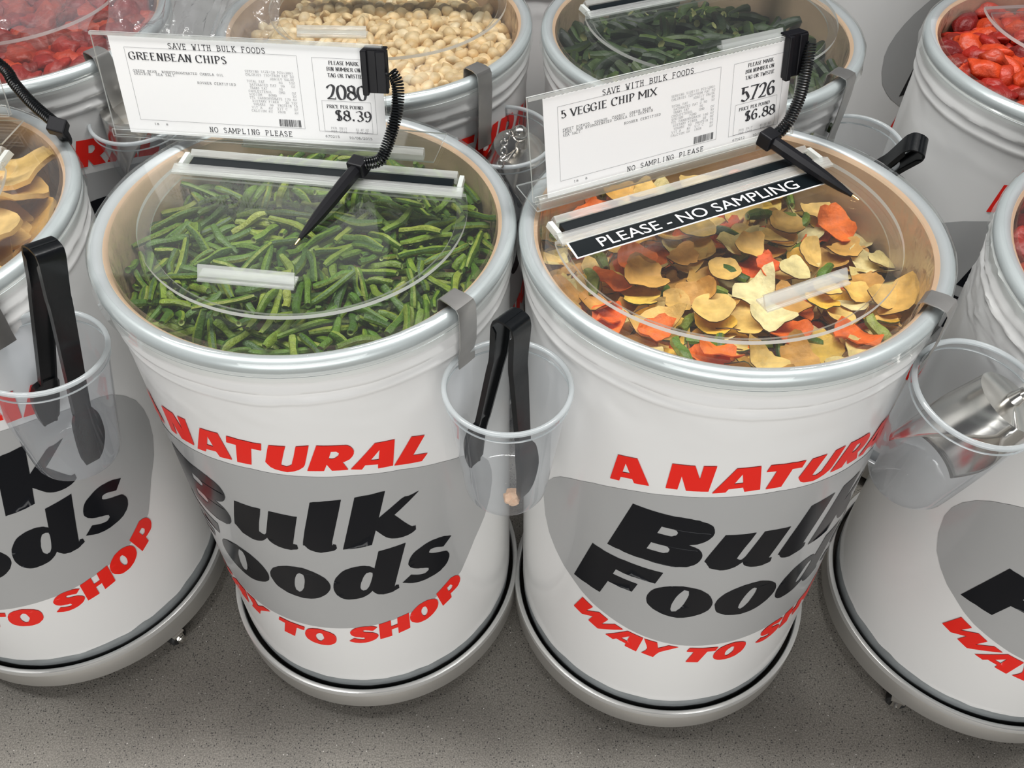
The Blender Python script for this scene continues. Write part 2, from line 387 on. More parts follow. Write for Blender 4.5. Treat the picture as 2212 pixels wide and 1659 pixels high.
def smooth_path(pts, sub=6):
    P = [Vector(p) for p in pts]; out = []
    for i in range(len(P) - 1):
        p0 = P[max(i - 1, 0)]; p1 = P[i]; p2 = P[i + 1]; p3 = P[min(i + 2, len(P) - 1)]
        for k in range(sub):
            t = k / sub
            out.append(0.5 * ((2 * p1) + (p2 - p0) * t + (2 * p0 - 5 * p1 + 4 * p2 - p3) * t * t + (3 * p1 - p0 - 3 * p2 + p3) * t ** 3))
    out.append(P[-1])
    return out
BEANS = [
    [0,769,566,553,48,7,-2,87],
    [1,1701,945,424,89,-13,-11,42],
    [1,-992,-824,488,73,49,-28,-40],
    [1,-174,-1652,419,45,-28,42,-74],
    [0,565,335,570,1,-99,13,-3],
    [1,1106,390,520,5,-89,-46,0],
    [0,1030,777,460,13,16,73,65],
    [0,169,492,514,6,-3,80,59],
    [2,-1569,889,403,40,19,-36,-82],
    [0,438,900,471,61,-39,-31,62],
    [1,380,-811,535,99,-4,-15,7],
    [0,-580,1115,518,72,-3,-4,69],
    [1,882,1394,445,3,-5,-93,36],
    [1,-918,390,517,93,26,-11,24],
    [1,1423,186,534,98,-14,-6,-16],
    [0,-713,-416,519,51,69,35,37],
    [0,-1560,-645,454,48,87,3,3],
    [1,-70,1932,361,54,9,-23,-80],
    [1,-638,181,510,2,-82,-55,16],
    [0,-645,1410,394,79,27,-17,-53],
    [1,81,111,459,20,26,-47,-82],
    [0,1347,-1559,422,67,25,-23,-66],
    [1,1638,489,401,23,19,-72,-63],
    [1,-218,-554,494,1,55,83,3],
    [0,-514,-761,531,2,6,5,-100],
    [1,377,-261,476,3,-40,92,-6],
    [1,-1210,94,449,39,9,-8,91],
    [2,-1045,-454,450,67,70,-11,-23],
    [0,286,1195,396,77,14,13,61],
    [2,754,-170,536,12,97,-20,2],
    [0,-1114,1040,398,69,29,25,62],
    [0,-308,362,466,97,-11,16,-15],
    [1,-380,-1166,517,64,44,42,47],
    [0,-937,-1160,470,21,2,-25,-94],
    [0,-446,667,446,4,1,34,94],
    [0,4,-1195,522,63,-19,-9,75],
    [1,1366,-866,420,43,63,-37,-53],
    [1,-1273,-246,435,79,53,11,28],
    [0,1058,-1953,426,86,-51,2,9],
    [0,-21,1528,375,65,43,8,62],
    [1,53,-1971,401,76,4,4,-65],
    [0,-1714,-202,389,11,71,67,19],
    [0,-1699,443,418,87,6,-25,-43],
    [0,394,2117,422,2,4,-98,-22],
    [1,392,1725,355,62,74,23,11],
    [0,-2026,686,370,60,75,18,23],
    [1,867,1971,330,28,35,75,50],
    [0,2130,-54,401,64,45,38,49],
    [1,-2078,1040,266,36,-8,6,-93],
    [0,-1128,-1686,384,56,50,-19,64],
    [1,820,-1231,350,7,17,77,61],
    [1,-1029,-2034,250,16,-98,11,-2],
    [0,448,-2281,344,16,-14,-43,-88],
    [2,-2350,-288,334,53,-40,-13,73],
    [1,2014,1264,395,22,85,-47,-13],
    [1,1290,1800,288,64,-3,-76,-12],
    [0,2091,-795,400,71,2,27,66],
    [1,-1399,1339,296,28,93,-18,-14],
    [0,-240,-2181,381,3,-10,67,74],
    [1,2135,-483,385,71,-21,4,-67],
    [0,-1211,2028,333,69,68,17,21],
    [2,315,-1350,447,19,0,12,-98],
    [0,-2188,366,338,48,75,41,17],
    [0,1492,-184,471,51,82,26,5],
    [0,-1621,-1299,395,77,-25,-8,-58],
    [0,-580,1765,375,57,17,15,79],
    [0,2203,626,421,45,-8,36,81],
    [1,-1356,1716,343,98,15,-9,2],
    [1,1528,1448,371,83,46,-29,-14],
    [1,-1964,132,417,97,23,-3,11],
    [0,-2157,-162,333,81,15,-23,-52],
    [1,926,-881,369,0,84,-49,22],
    [2,1229,1211,365,73,-48,17,-45],
    [2,-126,892,416,7,9,79,61],
    [1,460,-1653,386,10,-78,-61,14],
    [0,-1728,1306,350,27,93,9,-21],
    [1,-676,-1720,378,25,44,-80,-32],
    [2,246,-1843,394,21,-37,-84,34],
    [1,1184,1794,280,62,55,37,43],
    [0,858,-1797,410,96,6,19,21],
    [0,351,-1014,518,31,89,23,23],
    [2,-670,-1937,361,73,62,25,14],
    [1,2069,435,403,9,12,-99,-1],
    [1,945,64,483,76,56,-24,-23],
    [2,1477,-596,398,48,43,17,75],
    [0,64,-923,499,45,42,63,48],
    [0,-583,-2074,348,8,3,-22,-97],
    [0,-810,-1369,442,51,68,-52,-4],
    [1,-338,70,438,61,74,29,6],
    [1,-866,724,422,12,7,-89,-43],
    [1,-1437,-1337,381,83,13,-35,-42],
    [0,-1959,-668,337,69,33,-39,-52],
    [1,676,-11,505,91,36,-7,-20],
    [2,-1434,-517,423,99,3,7,-13],
    [2,-1584,-1053,361,26,96,0,-8],
    [1,315,-91,438,13,94,30,-7],
    [2,-622,-939,492,10,-99,-6,-8],
    [3,943,-1088,339,2,-21,95,-25],
    [1,-398,-185,395,66,-17,-5,73],
    [1,61,-483,450,75,25,-14,-59],
    [1,-1345,274,404,93,10,2,35],
    [0,1762,387,356,47,-2,-2,-88],
    [0,-1525,358,388,24,18,-27,-92],
    [1,1300,-353,425,17,82,-55,-6],
    [2,-1606,1119,355,39,87,30,9],
    [1,1667,-954,314,63,35,52,45],
    [2,-1847,-220,341,51,51,36,60],
    [1,1153,-646,323,8,-99,11,-9],
    [0,808,1784,305,19,32,91,17],
    [2,-813,-1592,391,24,26,-28,89],
    [1,-461,2071,281,10,42,-71,-55],
    [0,843,-529,411,89,-41,-1,-21],
    [1,-736,-103,458,2,-5,-54,-84],
    [0,-1429,-55,416,79,39,10,-46],
    [1,10,1267,364,13,-4,-96,-24],
    [2,947,-678,373,74,64,-18,-5],
    [0,-183,2031,307,5,-51,86,-5],
    [0,1393,1314,340,38,30,64,60],
    [3,-154,-1125,489,72,-17,30,-61],
    [2,-1342,-798,393,88,33,-24,-23],
    [1,-1450,-1563,317,90,40,-8,12],
    [1,1224,-1420,365,13,-81,-55,15],
    [1,1525,1345,323,76,-49,-13,-41],
    [0,1917,-701,367,74,0,19,65],
    [1,-871,454,451,95,28,-2,-9],
    [0,-616,2067,248,54,73,32,29],
    [1,-1554,734,335,92,10,-13,36],
    [0,1484,89,468,1,-12,99,-9],
    [2,-210,-37,382,85,13,28,44],
    [2,-322,1245,447,25,19,80,51],
    [0,723,1143,378,81,48,-20,-27],
    [2,822,-281,463,90,-20,1,38],
    [1,546,867,398,53,57,17,61],
    [2,1152,-1803,380,14,18,-97,3],
    [1,957,1283,373,21,8,76,61],
    [2,-1460,-235,389,62,72,4,32],
    [0,-968,-249,418,12,4,7,-99],
    [1,-309,1442,366,74,-35,-39,42],
    [2,-417,1551,343,66,31,21,65],
    [1,749,-2051,342,74,67,1,1],
    [1,1353,1164,316,30,39,77,40],
    [0,1566,-1333,330,60,43,-42,-52],
    [1,-977,2032,290,30,30,-25,-87],
    [1,-1800,-727,366,65,2,14,74],
    [2,-37,702,425,16,3,-17,97],
    [1,-68,1160,387,15,-6,77,62],
    [1,1800,-802,338,91,-18,15,-35],
    [1,-1018,1489,287,34,1,-8,94],
    [2,-926,782,326,81,49,28,-13],
    [0,-1004,1287,334,46,18,3,-87],
    [1,1467,-1544,373,73,13,3,67],
    [1,-1208,-1103,372,14,-92,-35,-7],
    [0,503,366,472,3,-46,89,-1],
    [1,679,-1847,348,78,50,3,-38],
    [1,680,943,384,51,-19,-2,84],
    [1,-807,32,434,3,5,100,-1],
    [1,659,-1324,299,4,67,73,-15],
    [1,1166,-1032,344,86,23,17,-43],
    [0,367,1559,304,97,-9,-9,19],
    [0,1765,-127,367,36,8,-34,-87],
    [0,-1193,1779,290,12,-6,-10,99],
    [0,152,-1505,377,28,6,-45,-85],
    [0,-1965,179,322,17,-44,87,11],
    [3,217,1711,274,84,-36,-33,23],
    [0,-795,2051,232,79,47,-9,37],
    [2,646,-766,430,59,-55,56,-19],
    [1,-528,899,423,7,18,97,12],
    [3,-1624,-941,306,21,-86,16,44],
    [0,1662,1484,311,27,44,58,63],
    [3,-332,-498,414,15,42,-86,26],
    [2,295,2236,360,99,7,1,-15],
    [0,1134,1057,352,46,78,-41,0],
    [0,-149,-406,408,61,3,0,-80],
    [0,-991,-1674,327,70,38,-21,-57],
    [0,1894,1308,331,87,-17,10,-46],
    [2,-904,-1405,391,57,-52,26,58],
    [0,-1584,896,299,98,17,5,9],
    [2,720,75,454,15,97,-20,-4],
    [1,-624,194,404,98,-8,13,-13],
    [1,614,-153,438,46,-11,-10,-88],
    [2,1922,-1284,247,70,-10,-47,53],
    [0,979,-2161,358,74,64,13,16],
    [0,-543,-486,456,64,24,-12,-72],
    [2,2018,-302,329,71,41,44,37],
    [0,-754,521,392,96,27,-3,-4],
    [3,390,98,420,78,-53,-14,29],
    [2,-1921,4,329,66,74,7,-11],
    [0,1671,-378,360,53,4,-36,-77],
    [0,-238,-249,334,28,-88,-37,9],
    [2,129,261,409,45,85,21,20],
    [2,849,-1345,272,23,-40,-11,-88],
    [0,1750,-1090,260,54,-11,6,-83],
    [3,1666,569,300,84,16,-3,52],
    [2,-2052,1193,187,50,-28,80,-19],
    [2,770,1213,333,80,48,-18,-30],
    [0,-303,-1293,422,66,-3,7,-75],
    [2,593,-1942,266,14,15,31,93],
    [0,-212,782,353,1,0,11,-99],
    [3,769,-182,437,1,39,-90,20],
    [0,-248,-1649,280,89,-39,12,-21],
    [0,498,-934,442,75,3,-10,65],
    [1,-378,2201,223,34,23,6,-91],
    [1,1121,-920,303,81,34,-11,47],
    [0,2119,-1070,315,65,55,34,39],
    [3,1082,1453,324,7,6,-87,-49],
    [1,-274,1076,346,27,-33,-79,-44],
    [1,699,-2146,268,13,-16,-49,-85],
    [2,1152,-1258,269,7,-23,-91,-34],
    [1,1095,940,320,81,41,-36,-22],
    [2,-122,976,323,9,21,-70,-67],
    [1,288,495,406,69,13,-14,70],
    [0,-1604,-1441,299,97,22,13,-3],
    [2,-2049,-191,248,60,3,-10,-79],
    [0,-486,-1221,428,68,-5,5,-73],
    [1,715,-729,346,52,62,-25,-52],
    [1,-849,1128,368,57,37,-17,-71],
    [1,-668,-740,403,9,-58,-80,11],
    [1,335,-574,402,64,-3,4,76],
    [2,2036,-813,310,34,69,-64,-6],
    [1,-45,-1309,415,92,6,18,34],
    [0,-1184,-1556,265,78,-3,-31,55],
    [0,1755,1058,287,31,39,82,28],
    [3,-1278,-729,347,50,-16,-40,75],
    [1,-1354,-1904,174,15,-94,31,2],
    [2,1449,-1195,236,41,61,-50,-46],
    [3,684,-1020,342,92,-3,34,-21],
    [2,116,124,345,82,47,6,32],
    [1,-1149,211,387,9,14,14,-98],
    [1,-42,518,373,7,10,-52,84],
    [1,1567,1207,301,79,40,-46,-9],
    [1,-1297,-944,285,71,67,2,22],
    [1,-938,-842,349,45,29,39,75],
    [1,885,912,324,18,-96,17,-13],
    [1,1578,994,271,92,3,-8,-38],
    [2,432,-372,357,14,-91,32,-21],
    [2,122,866,319,3,4,96,28],
    [0,482,-2029,245,26,-22,-29,-89],
    [0,410,-163,355,1,-3,-14,-99],
    [0,-353,-2343,279,73,68,-2,-7],
    [0,-899,2194,187,12,18,-56,-80],
    [0,-2072,821,266,32,-4,8,-94],
    [1,-1165,1362,210,47,-67,52,-25],
    [3,713,2094,224,33,-26,-89,-18],
    [0,1167,-1423,285,1,-98,1,18],
    [2,382,80,319,52,76,34,17],
    [0,-148,-1865,309,7,100,2,0],
    [1,927,-383,388,13,5,95,30],
    [0,869,371,426,11,0,5,-99],
    [1,-2254,-181,223,36,38,48,71],
    [1,988,1789,218,61,67,20,36],
    [3,1930,-191,289,1,44,-79,-43],
    [1,-244,336,340,88,-5,19,43],
    [0,-1705,1567,238,34,28,-87,-24],
    [1,374,761,325,87,20,15,42],
    [0,-1166,4,327,16,6,-8,98],
    [1,-1480,543,288,2,-25,78,57],
    [0,195,2171,275,14,-21,-67,69],
    [0,-1977,-1041,135,69,-22,29,-62],
    [1,-232,1316,286,83,12,-8,54],
    [1,-626,1532,268,79,27,-15,-53],
    [1,-1329,-1773,265,34,56,72,24],
    [1,283,127,329,48,78,37,13],
    [1,-393,1969,255,51,14,-76,-38],
    [0,1254,599,370,13,4,-64,-75],
    [0,1343,966,243,21,31,79,49],
    [1,953,2149,207,93,-19,30,-13],
    [1,925,-955,250,45,78,34,28],
    [0,-1927,-878,242,8,-85,-41,31],
    [2,1537,-220,324,7,-95,-16,27],
    [0,-233,1784,228,23,95,-3,19],
    [0,1389,-1536,297,70,-1,13,-70],
    [2,-2078,-813,240,49,50,-45,-55],
    [2,-607,-1857,242,4,-10,-75,-65],
    [0,481,-2175,216,8,-14,1,-99],
    [0,-7,-1599,289,25,3,8,96],
    [0,1576,-559,251,17,4,-96,-20],
    [0,2263,222,273,55,63,-52,-15],
    [0,-133,1524,241,96,7,-4,28],
    [1,-1402,1426,213,31,14,-12,93],
    [2,-987,-214,324,99,4,-2,-12],
    [2,-836,2119,159,9,17,-56,-80],
    [3,1744,751,282,6,-27,-73,63],
    [2,-2212,349,207,79,-50,-20,31],
    [1,-1703,99,242,36,2,-7,93],
    [2,1341,1964,156,34,-88,32,-9],
    [0,513,-1647,252,16,-4,14,98],
    [1,856,1959,196,12,-5,83,-54],
    [0,-764,-879,377,51,10,2,85],
    [0,-1699,1129,268,26,18,8,95],
    [1,1033,1679,188,29,23,-81,-46],
    [1,1433,462,331,22,86,47,-4],
    [0,1147,-392,270,97,-13,-11,-14],
    [1,-2154,-552,200,67,-59,43,-17],
    [2,-1251,322,289,67,42,-16,-59],
    [2,-2297,-645,102,63,46,-54,-33],
    [2,-575,1031,332,38,80,-40,-24],
    [2,-1538,731,230,94,19,-12,27],
    [2,2047,340,240,17,59,75,-22],
    [0,2017,520,272,51,7,-25,-82],
    [1,-1834,-1519,159,33,28,66,61],
    [0,60,1841,176,88,47,-7,-7],
    [0,-824,-45,341,3,38,93,0],
    [0,1275,1674,180,7,22,-56,-80],
    [0,-1833,-1092,251,31,73,55,26],
    [0,1901,-1174,169,95,2,-6,31],
    [3,-1725,-583,293,6,-50,-86,9],
    [2,-1322,1136,251,79,-52,-20,-24],
    [2,489,1690,183,76,17,-34,-52],
    [2,1729,-378,217,7,-10,19,-97],
    [0,-493,-2034,234,26,1,-26,-93],
    [2,847,1062,235,7,49,86,7],
    [2,-1476,208,285,82,-51,2,27],
    [3,305,-660,319,43,29,50,69],
    [2,-446,-1753,248,19,4,-19,96],
    [0,-619,-1340,329,25,1,-1,-97],
    [2,79,410,336,19,-13,-87,-44],
    [1,-853,348,363,1,3,-100,0],
    [2,-417,-2172,229,84,51,8,17],
    [1,671,-540,294,10,-11,0,-99],
    [2,-2212,498,217,38,2,26,-88],
    [2,474,583,378,74,47,0,48],
    [1,-475,1637,230,98,11,-14,-9],
    [1,-1337,782,214,45,14,6,-88],
    [1,1557,-1091,220,8,69,71,14],
    [1,1929,996,269,20,31,93,-4],
    [3,2112,112,245,79,22,-31,-47],
    [1,119,-1313,366,70,49,39,33],
    [1,-482,539,300,24,66,72,-1],
    [2,1130,381,316,61,-41,28,-62],
    [1,1427,1595,214,11,-18,97,-16],
    [1,-1011,1384,176,66,7,4,-74],
    [0,-2046,344,258,26,39,-43,-77],
    [0,729,2180,171,73,59,6,-33],
    [0,-1136,743,250,89,13,-4,43],
    [2,1840,497,242,31,69,62,19],
    [1,309,2236,261,96,18,-1,-22],
    [0,-116,-921,349,1,100,-2,5],
    [2,-1494,629,249,79,58,0,22],
    [0,2277,53,239,54,12,54,63],
    [1,-1373,-661,276,11,-44,-89,2],
    [3,-1419,1631,179,37,37,61,60],
    [0,-14,2154,197,24,-4,34,91],
    [3,-1708,808,204,57,-63,-21,49],
    [0,1943,1220,230,7,-48,-87,10],
    [1,-692,91,345,37,-5,-6,92],
    [2,1051,-174,343,51,71,48,-9],
    [1,739,701,308,48,-10,-15,86],
    [1,196,-667,349,36,46,65,49],
    [2,-1464,-1310,220,95,27,11,-11],
    [1,-376,-239,264,97,9,5,24],
    [2,-14,1603,153,30,23,-41,-83],
    [1,-867,-1923,197,3,-5,-45,89],
    [1,-1290,-537,280,38,31,48,72],
    [1,-1416,392,239,98,19,11,2],
    [0,-2022,-305,169,2,-80,60,-11],
    [0,32,-388,299,12,66,-74,7],
    [0,1669,925,189,93,9,-10,-35],
    [1,-1122,1563,143,9,-84,-51,-14],
    [1,-406,2345,107,6,-19,68,71],
    [0,2182,-630,225,26,43,-47,-73],
    [2,-395,-1657,223,18,11,34,92],
    [1,-678,2217,106,93,31,-11,14],
    [1,-1550,-641,247,9,90,-43,5],
    [0,925,-42,344,1,-83,-54,-14],
    [2,965,741,330,80,56,-15,-14],
    [1,-845,1462,188,10,-73,-67,-2],
    [0,1046,-1754,241,4,-54,-84,6],
    [1,737,1630,268,37,-13,81,44],
    [2,-665,826,257,66,31,8,68],
    [1,89,-2194,222,2,-99,3,11],
    [1,-1603,1258,175,62,65,-41,-18],
    [0,328,-1883,218,98,-7,4,20],
    [0,1313,-531,231,3,-40,92,-6],
    [1,-1861,1489,170,30,-31,64,-64],
    [2,1262,-1824,245,78,39,-21,-44],
    [2,-1186,-1289,244,29,-5,-10,95],
    [3,1288,-959,200,32,7,-67,-66],
    [1,31,1944,152,84,53,-7,-7],
    [2,66,1087,223,83,-32,-5,46],
    [1,-832,-2187,178,4,-5,-97,25],
    [1,-1142,494,301,69,4,8,-72],
    [0,-947,-364,301,3,10,22,-97],
    [2,114,630,286,21,9,-97,7],
    [1,-165,723,251,4,-95,31,2],
    [1,-671,1341,271,39,81,-40,-20],
    [2,1176,-913,192,41,-14,68,-59],
    [2,-319,-1103,317,4,-99,15,5],
    [1,-4,1258,204,98,-1,-11,18],
    [2,304,1118,283,2,82,-54,20],
    [1,1006,220,313,82,14,-4,-55],
    [1,-938,-1632,227,10,29,93,19],
    [2,243,-1305,295,69,6,66,-28],
    [0,-534,-580,335,19,-24,-11,95],
    [0,-294,79,262,0,41,-91,5],
    [0,462,-1425,257,28,-9,-17,-94],
    [1,708,1059,200,4,-84,52,14],
    [2,1238,353,283,77,-10,-10,-62],
    [1,1238,-1242,163,91,34,7,-23],
    [2,-698,564,280,27,25,49,79],
    [0,386,-984,334,60,9,3,-79],
    [2,1439,986,177,15,-90,42,1],
    [1,-1815,417,225,52,-31,-56,57],
    [0,2120,-91,208,26,-23,-10,93],
    [2,1457,-853,216,19,34,-12,91],
    [1,620,1466,249,3,-32,57,76],
    [2,-1491,1528,147,51,30,-7,80],
    [0,1421,-147,274,83,53,8,17],
    [2,693,89,341,6,91,39,15],
    [2,-954,-1770,193,98,6,-1,-21],
    [1,-884,947,211,77,24,11,58],
    [1,-936,-2142,51,20,-2,-11,97],
    [3,1626,-278,219,38,20,-90,-6],
    [1,-1099,-658,269,44,25,41,76],
    [0,929,-1802,218,51,64,-40,-42],
    [3,-992,-1231,255,68,-27,4,-68],
    [1,-1380,20,239,88,7,21,42],
    [2,191,-2065,198,34,62,62,-34],
    [3,2105,-1122,109,82,8,35,44],
    [0,1145,-1420,187,44,16,19,86],
    [1,562,480,355,27,19,-45,-83],
    [1,1721,221,261,75,-10,7,-65],
    [0,974,1441,237,3,-3,-2,-100],
    [1,-635,-1649,177,4,-94,32,5],
    [1,424,1192,264,68,7,10,-73],
    [1,1974,-574,192,93,31,15,8],
    [3,-370,1020,274,9,96,-18,-19],
    [1,-732,-661,317,45,12,11,88],
    [1,-306,-727,303,92,10,5,38],
    [3,-731,-1447,207,2,-99,7,9],
    [0,-1017,106,230,2,37,-93,-8],
    [3,560,109,325,23,31,-50,-78],
    [0,1814,1300,150,4,-44,-89,3],
    [1,1285,824,247,92,-10,3,-38],
    [1,1909,343,189,76,-20,-5,-62],
    [2,1257,-1094,168,51,-86,1,0],
    [2,-928,-2045,147,98,16,-9,-5],
    [2,248,-451,249,18,44,78,39],
    [1,-2051,816,155,62,17,18,74],
    [3,-767,490,268,28,23,43,83],
    [2,265,1523,149,74,-61,-25,12],
    [0,-1431,-278,213,99,3,10,-9],
    [2,-37,2067,145,9,5,52,85],
    [1,-1843,-562,237,28,69,-65,-14],
    [0,1008,1910,113,15,-9,3,-98],
    [1,-1683,-860,193,8,43,-36,-82],
    [2,-1190,1930,123,50,-41,26,-72],
    [0,-715,-1001,260,57,13,7,81],
    [3,-972,379,263,85,23,-6,47],
    [1,1483,344,246,64,53,-53,15],
    [1,547,-1045,305,3,-77,-64,5],
    [3,2116,923,47,70,0,0,-72],
    [0,1892,-92,179,79,21,-17,-55],
    [0,-1683,-1314,166,73,-2,-3,-68],
    [2,364,-181,233,3,54,84,-2],
    [2,-255,1700,147,44,88,16,13],
    [1,-119,72,225,48,82,21,23],
    [0,1087,745,236,18,-2,-3,98],
    [1,-1484,-957,153,1,-82,-57,-4],
    [0,2229,586,196,78,12,-31,-54],
    [2,-542,326,264,99,16,0,6],
    [1,-124,-1644,138,16,0,-1,99],
    [1,205,1597,150,61,74,12,25],
    [1,590,-2307,118,70,67,23,-6],
    [2,1,-1185,285,28,26,33,86],
    [3,-909,1126,157,68,14,-15,71],
    [3,-1127,-947,252,31,-89,-2,-34],
    [2,-11,326,259,41,74,53,10],
    [1,487,1233,159,36,-93,-4,4],
    [0,-221,-2354,153,6,2,96,28],
    [2,5,-2073,173,22,5,-43,87],
    [1,-1404,-1657,123,37,-61,65,-25],
    [0,-2087,-909,109,52,30,19,77],
    [2,-2323,-389,106,62,2,31,72],
    [2,-1950,37,150,50,86,-13,-3],
    [0,911,1085,150,4,-75,66,-1],
    [2,1547,619,170,13,5,98,-15],
    [2,-1170,-1064,247,56,82,10,2],
    [2,-2254,776,138,46,-36,62,-53],
    [2,338,1447,143,94,-19,-5,27],
    [2,842,-710,187,22,-74,-57,27],
    [1,1686,-1418,139,12,-21,48,84],
    [2,-701,1431,160,2,68,-72,-9],
    [1,-856,1839,141,2,-100,-4,0],
    [2,-1512,-1549,153,35,54,68,35],
    [2,770,-1918,183,28,6,6,96],
    [3,-522,1915,139,11,-7,-48,87],
    [2,-88,-1536,180,86,51,-3,-7],
    [2,-1559,909,126,80,-1,-2,-60],
    [1,-1339,-1034,143,82,3,-1,57],
    [0,-1833,874,147,9,-77,63,-5],
    [1,-816,2012,50,1,-17,-98,9],
    [1,1396,110,261,74,26,-51,-34],
    [0,1550,1423,131,78,-5,1,-62],
    [1,-688,1101,230,50,32,14,79],
    [2,-577,217,233,0,3,-70,-72],
    [0,369,2276,179,23,1,-12,97],
    [0,-915,-578,260,26,22,1,94],
    [2,-961,542,219,49,-26,57,-61],
    [0,-1355,1615,99,67,24,-8,-70],
    [2,-417,2087,63,3,86,-51,5],
    [2,-1079,857,178,55,7,14,-82],
    [0,-1435,-487,199,29,12,7,95],
    [1,771,2249,83,65,-74,12,-11],
    [0,1579,-1581,174,3,30,-49,-82],
    [2,1582,734,165,4,-8,24,97],
    [1,-514,998,220,73,-13,-6,67],
    [0,-71,823,170,78,61,-10,-7],
    [0,662,-1164,146,7,-2,0,-100],
    [2,-1937,-444,90,5,-96,-26,-12],
    [3,-1873,-103,152,56,81,-15,11],
    [1,477,-566,231,50,1,-4,86],
    [1,-134,-2191,139,13,0,-5,99],
    [1,-1758,1121,150,43,-64,58,-27],
    [3,211,-1662,141,0,-99,15,-1],
    [1,-1918,358,165,23,56,66,43],
    [0,1739,619,125,44,8,-22,-87],
    [1,-1165,566,47,57,0,0,82],
    [3,537,924,179,54,-58,-57,24],
    [2,1478,476,179,51,77,-38,7],
    [0,1307,1119,103,89,4,13,44],
    [2,-1588,-181,145,49,6,2,87],
    [2,-1631,-1719,59,49,79,-33,-15],
    [1,-192,1328,157,6,9,-87,-47],
    [2,-393,639,196,40,-43,-8,80],
    [1,-1400,1234,95,86,42,-25,-14],
    [0,-2276,84,76,32,56,-70,-31],
    [2,67,-938,258,21,48,77,38],
    [1,-894,-267,227,20,1,10,97],
    [2,-2171,-255,71,60,25,44,61],
    [2,-661,-73,221,31,81,50,7],
    [1,1551,-1201,66,3,0,-96,-29],
    [2,925,-1397,102,100,1,2,-8],
    [0,-1090,980,118,20,7,-10,97],
    [1,1860,-1065,72,24,-14,-48,83],
    [2,752,-573,181,85,-15,15,48],
    [0,48,-855,159,88,5,8,47],
    [1,431,-49,207,30,46,76,36],
    [1,241,-638,227,30,3,3,95],
    [1,1083,1289,143,36,-68,-50,39],
    [1,889,-1552,143,33,0,0,94],
    [2,2060,736,154,1,-57,82,7],
    [2,702,318,295,45,65,38,47],
    [2,-123,1110,149,84,-53,-1,10],
    [1,130,1915,51,59,-7,-9,80],
    [1,-1566,448,144,4,65,76,-8],
    [2,-848,1529,96,80,34,-8,-49],
    [1,2311,300,134,7,-66,-75,3],
    [1,-289,1518,142,6,-93,-36,-6],
    [1,-1551,1612,73,77,-44,-23,40],
    [0,722,-55,250,63,13,-10,-76],
    [1,-1577,129,145,53,-6,-9,84],
    [0,212,204,215,72,1,12,68],
    [2,180,2118,119,75,51,-39,-18],
    [2,-275,621,184,47,6,86,19],
    [2,471,-2263,71,26,24,-83,-44],
    [1,-364,-653,239,10,43,-86,-28],
    [2,-1049,-1276,183,31,23,45,81],
    [2,-2355,370,64,53,-55,-46,44],
    [2,-1516,-668,148,36,57,-69,-26],
    [2,-2,-325,154,57,69,-33,-28],
    [2,1178,-158,147,46,81,-32,-18],
    [1,754,2006,52,49,2,2,87],
    [2,-1099,-1847,77,4,-53,-84,-11],
    [0,1377,-782,131,94,31,2,12],
    [2,1274,-503,133,3,83,55,3],
    [2,344,-2229,65,42,79,35,28],
    [0,1930,236,124,3,41,90,-15],
    [1,-910,-890,211,66,-42,22,-58],
    [1,1241,1437,89,61,23,-45,-61],
    [0,1355,-1853,142,30,0,-2,-95],
    [2,-552,-1976,98,46,-12,8,87],
    [1,-436,-98,168,71,-6,-6,70],
    [2,167,-161,187,42,-27,-35,79],
    [1,-67,-1825,137,10,-1,-4,99],
    [2,883,639,225,26,5,47,84],
    [3,-1715,-619,156,16,50,84,14],
    [1,1365,-984,100,94,-30,-2,-14],
    [0,1931,-695,110,26,-8,-7,-96],
    [0,887,140,211,12,64,75,13],
    [2,-1242,-1611,70,52,39,32,69],
]
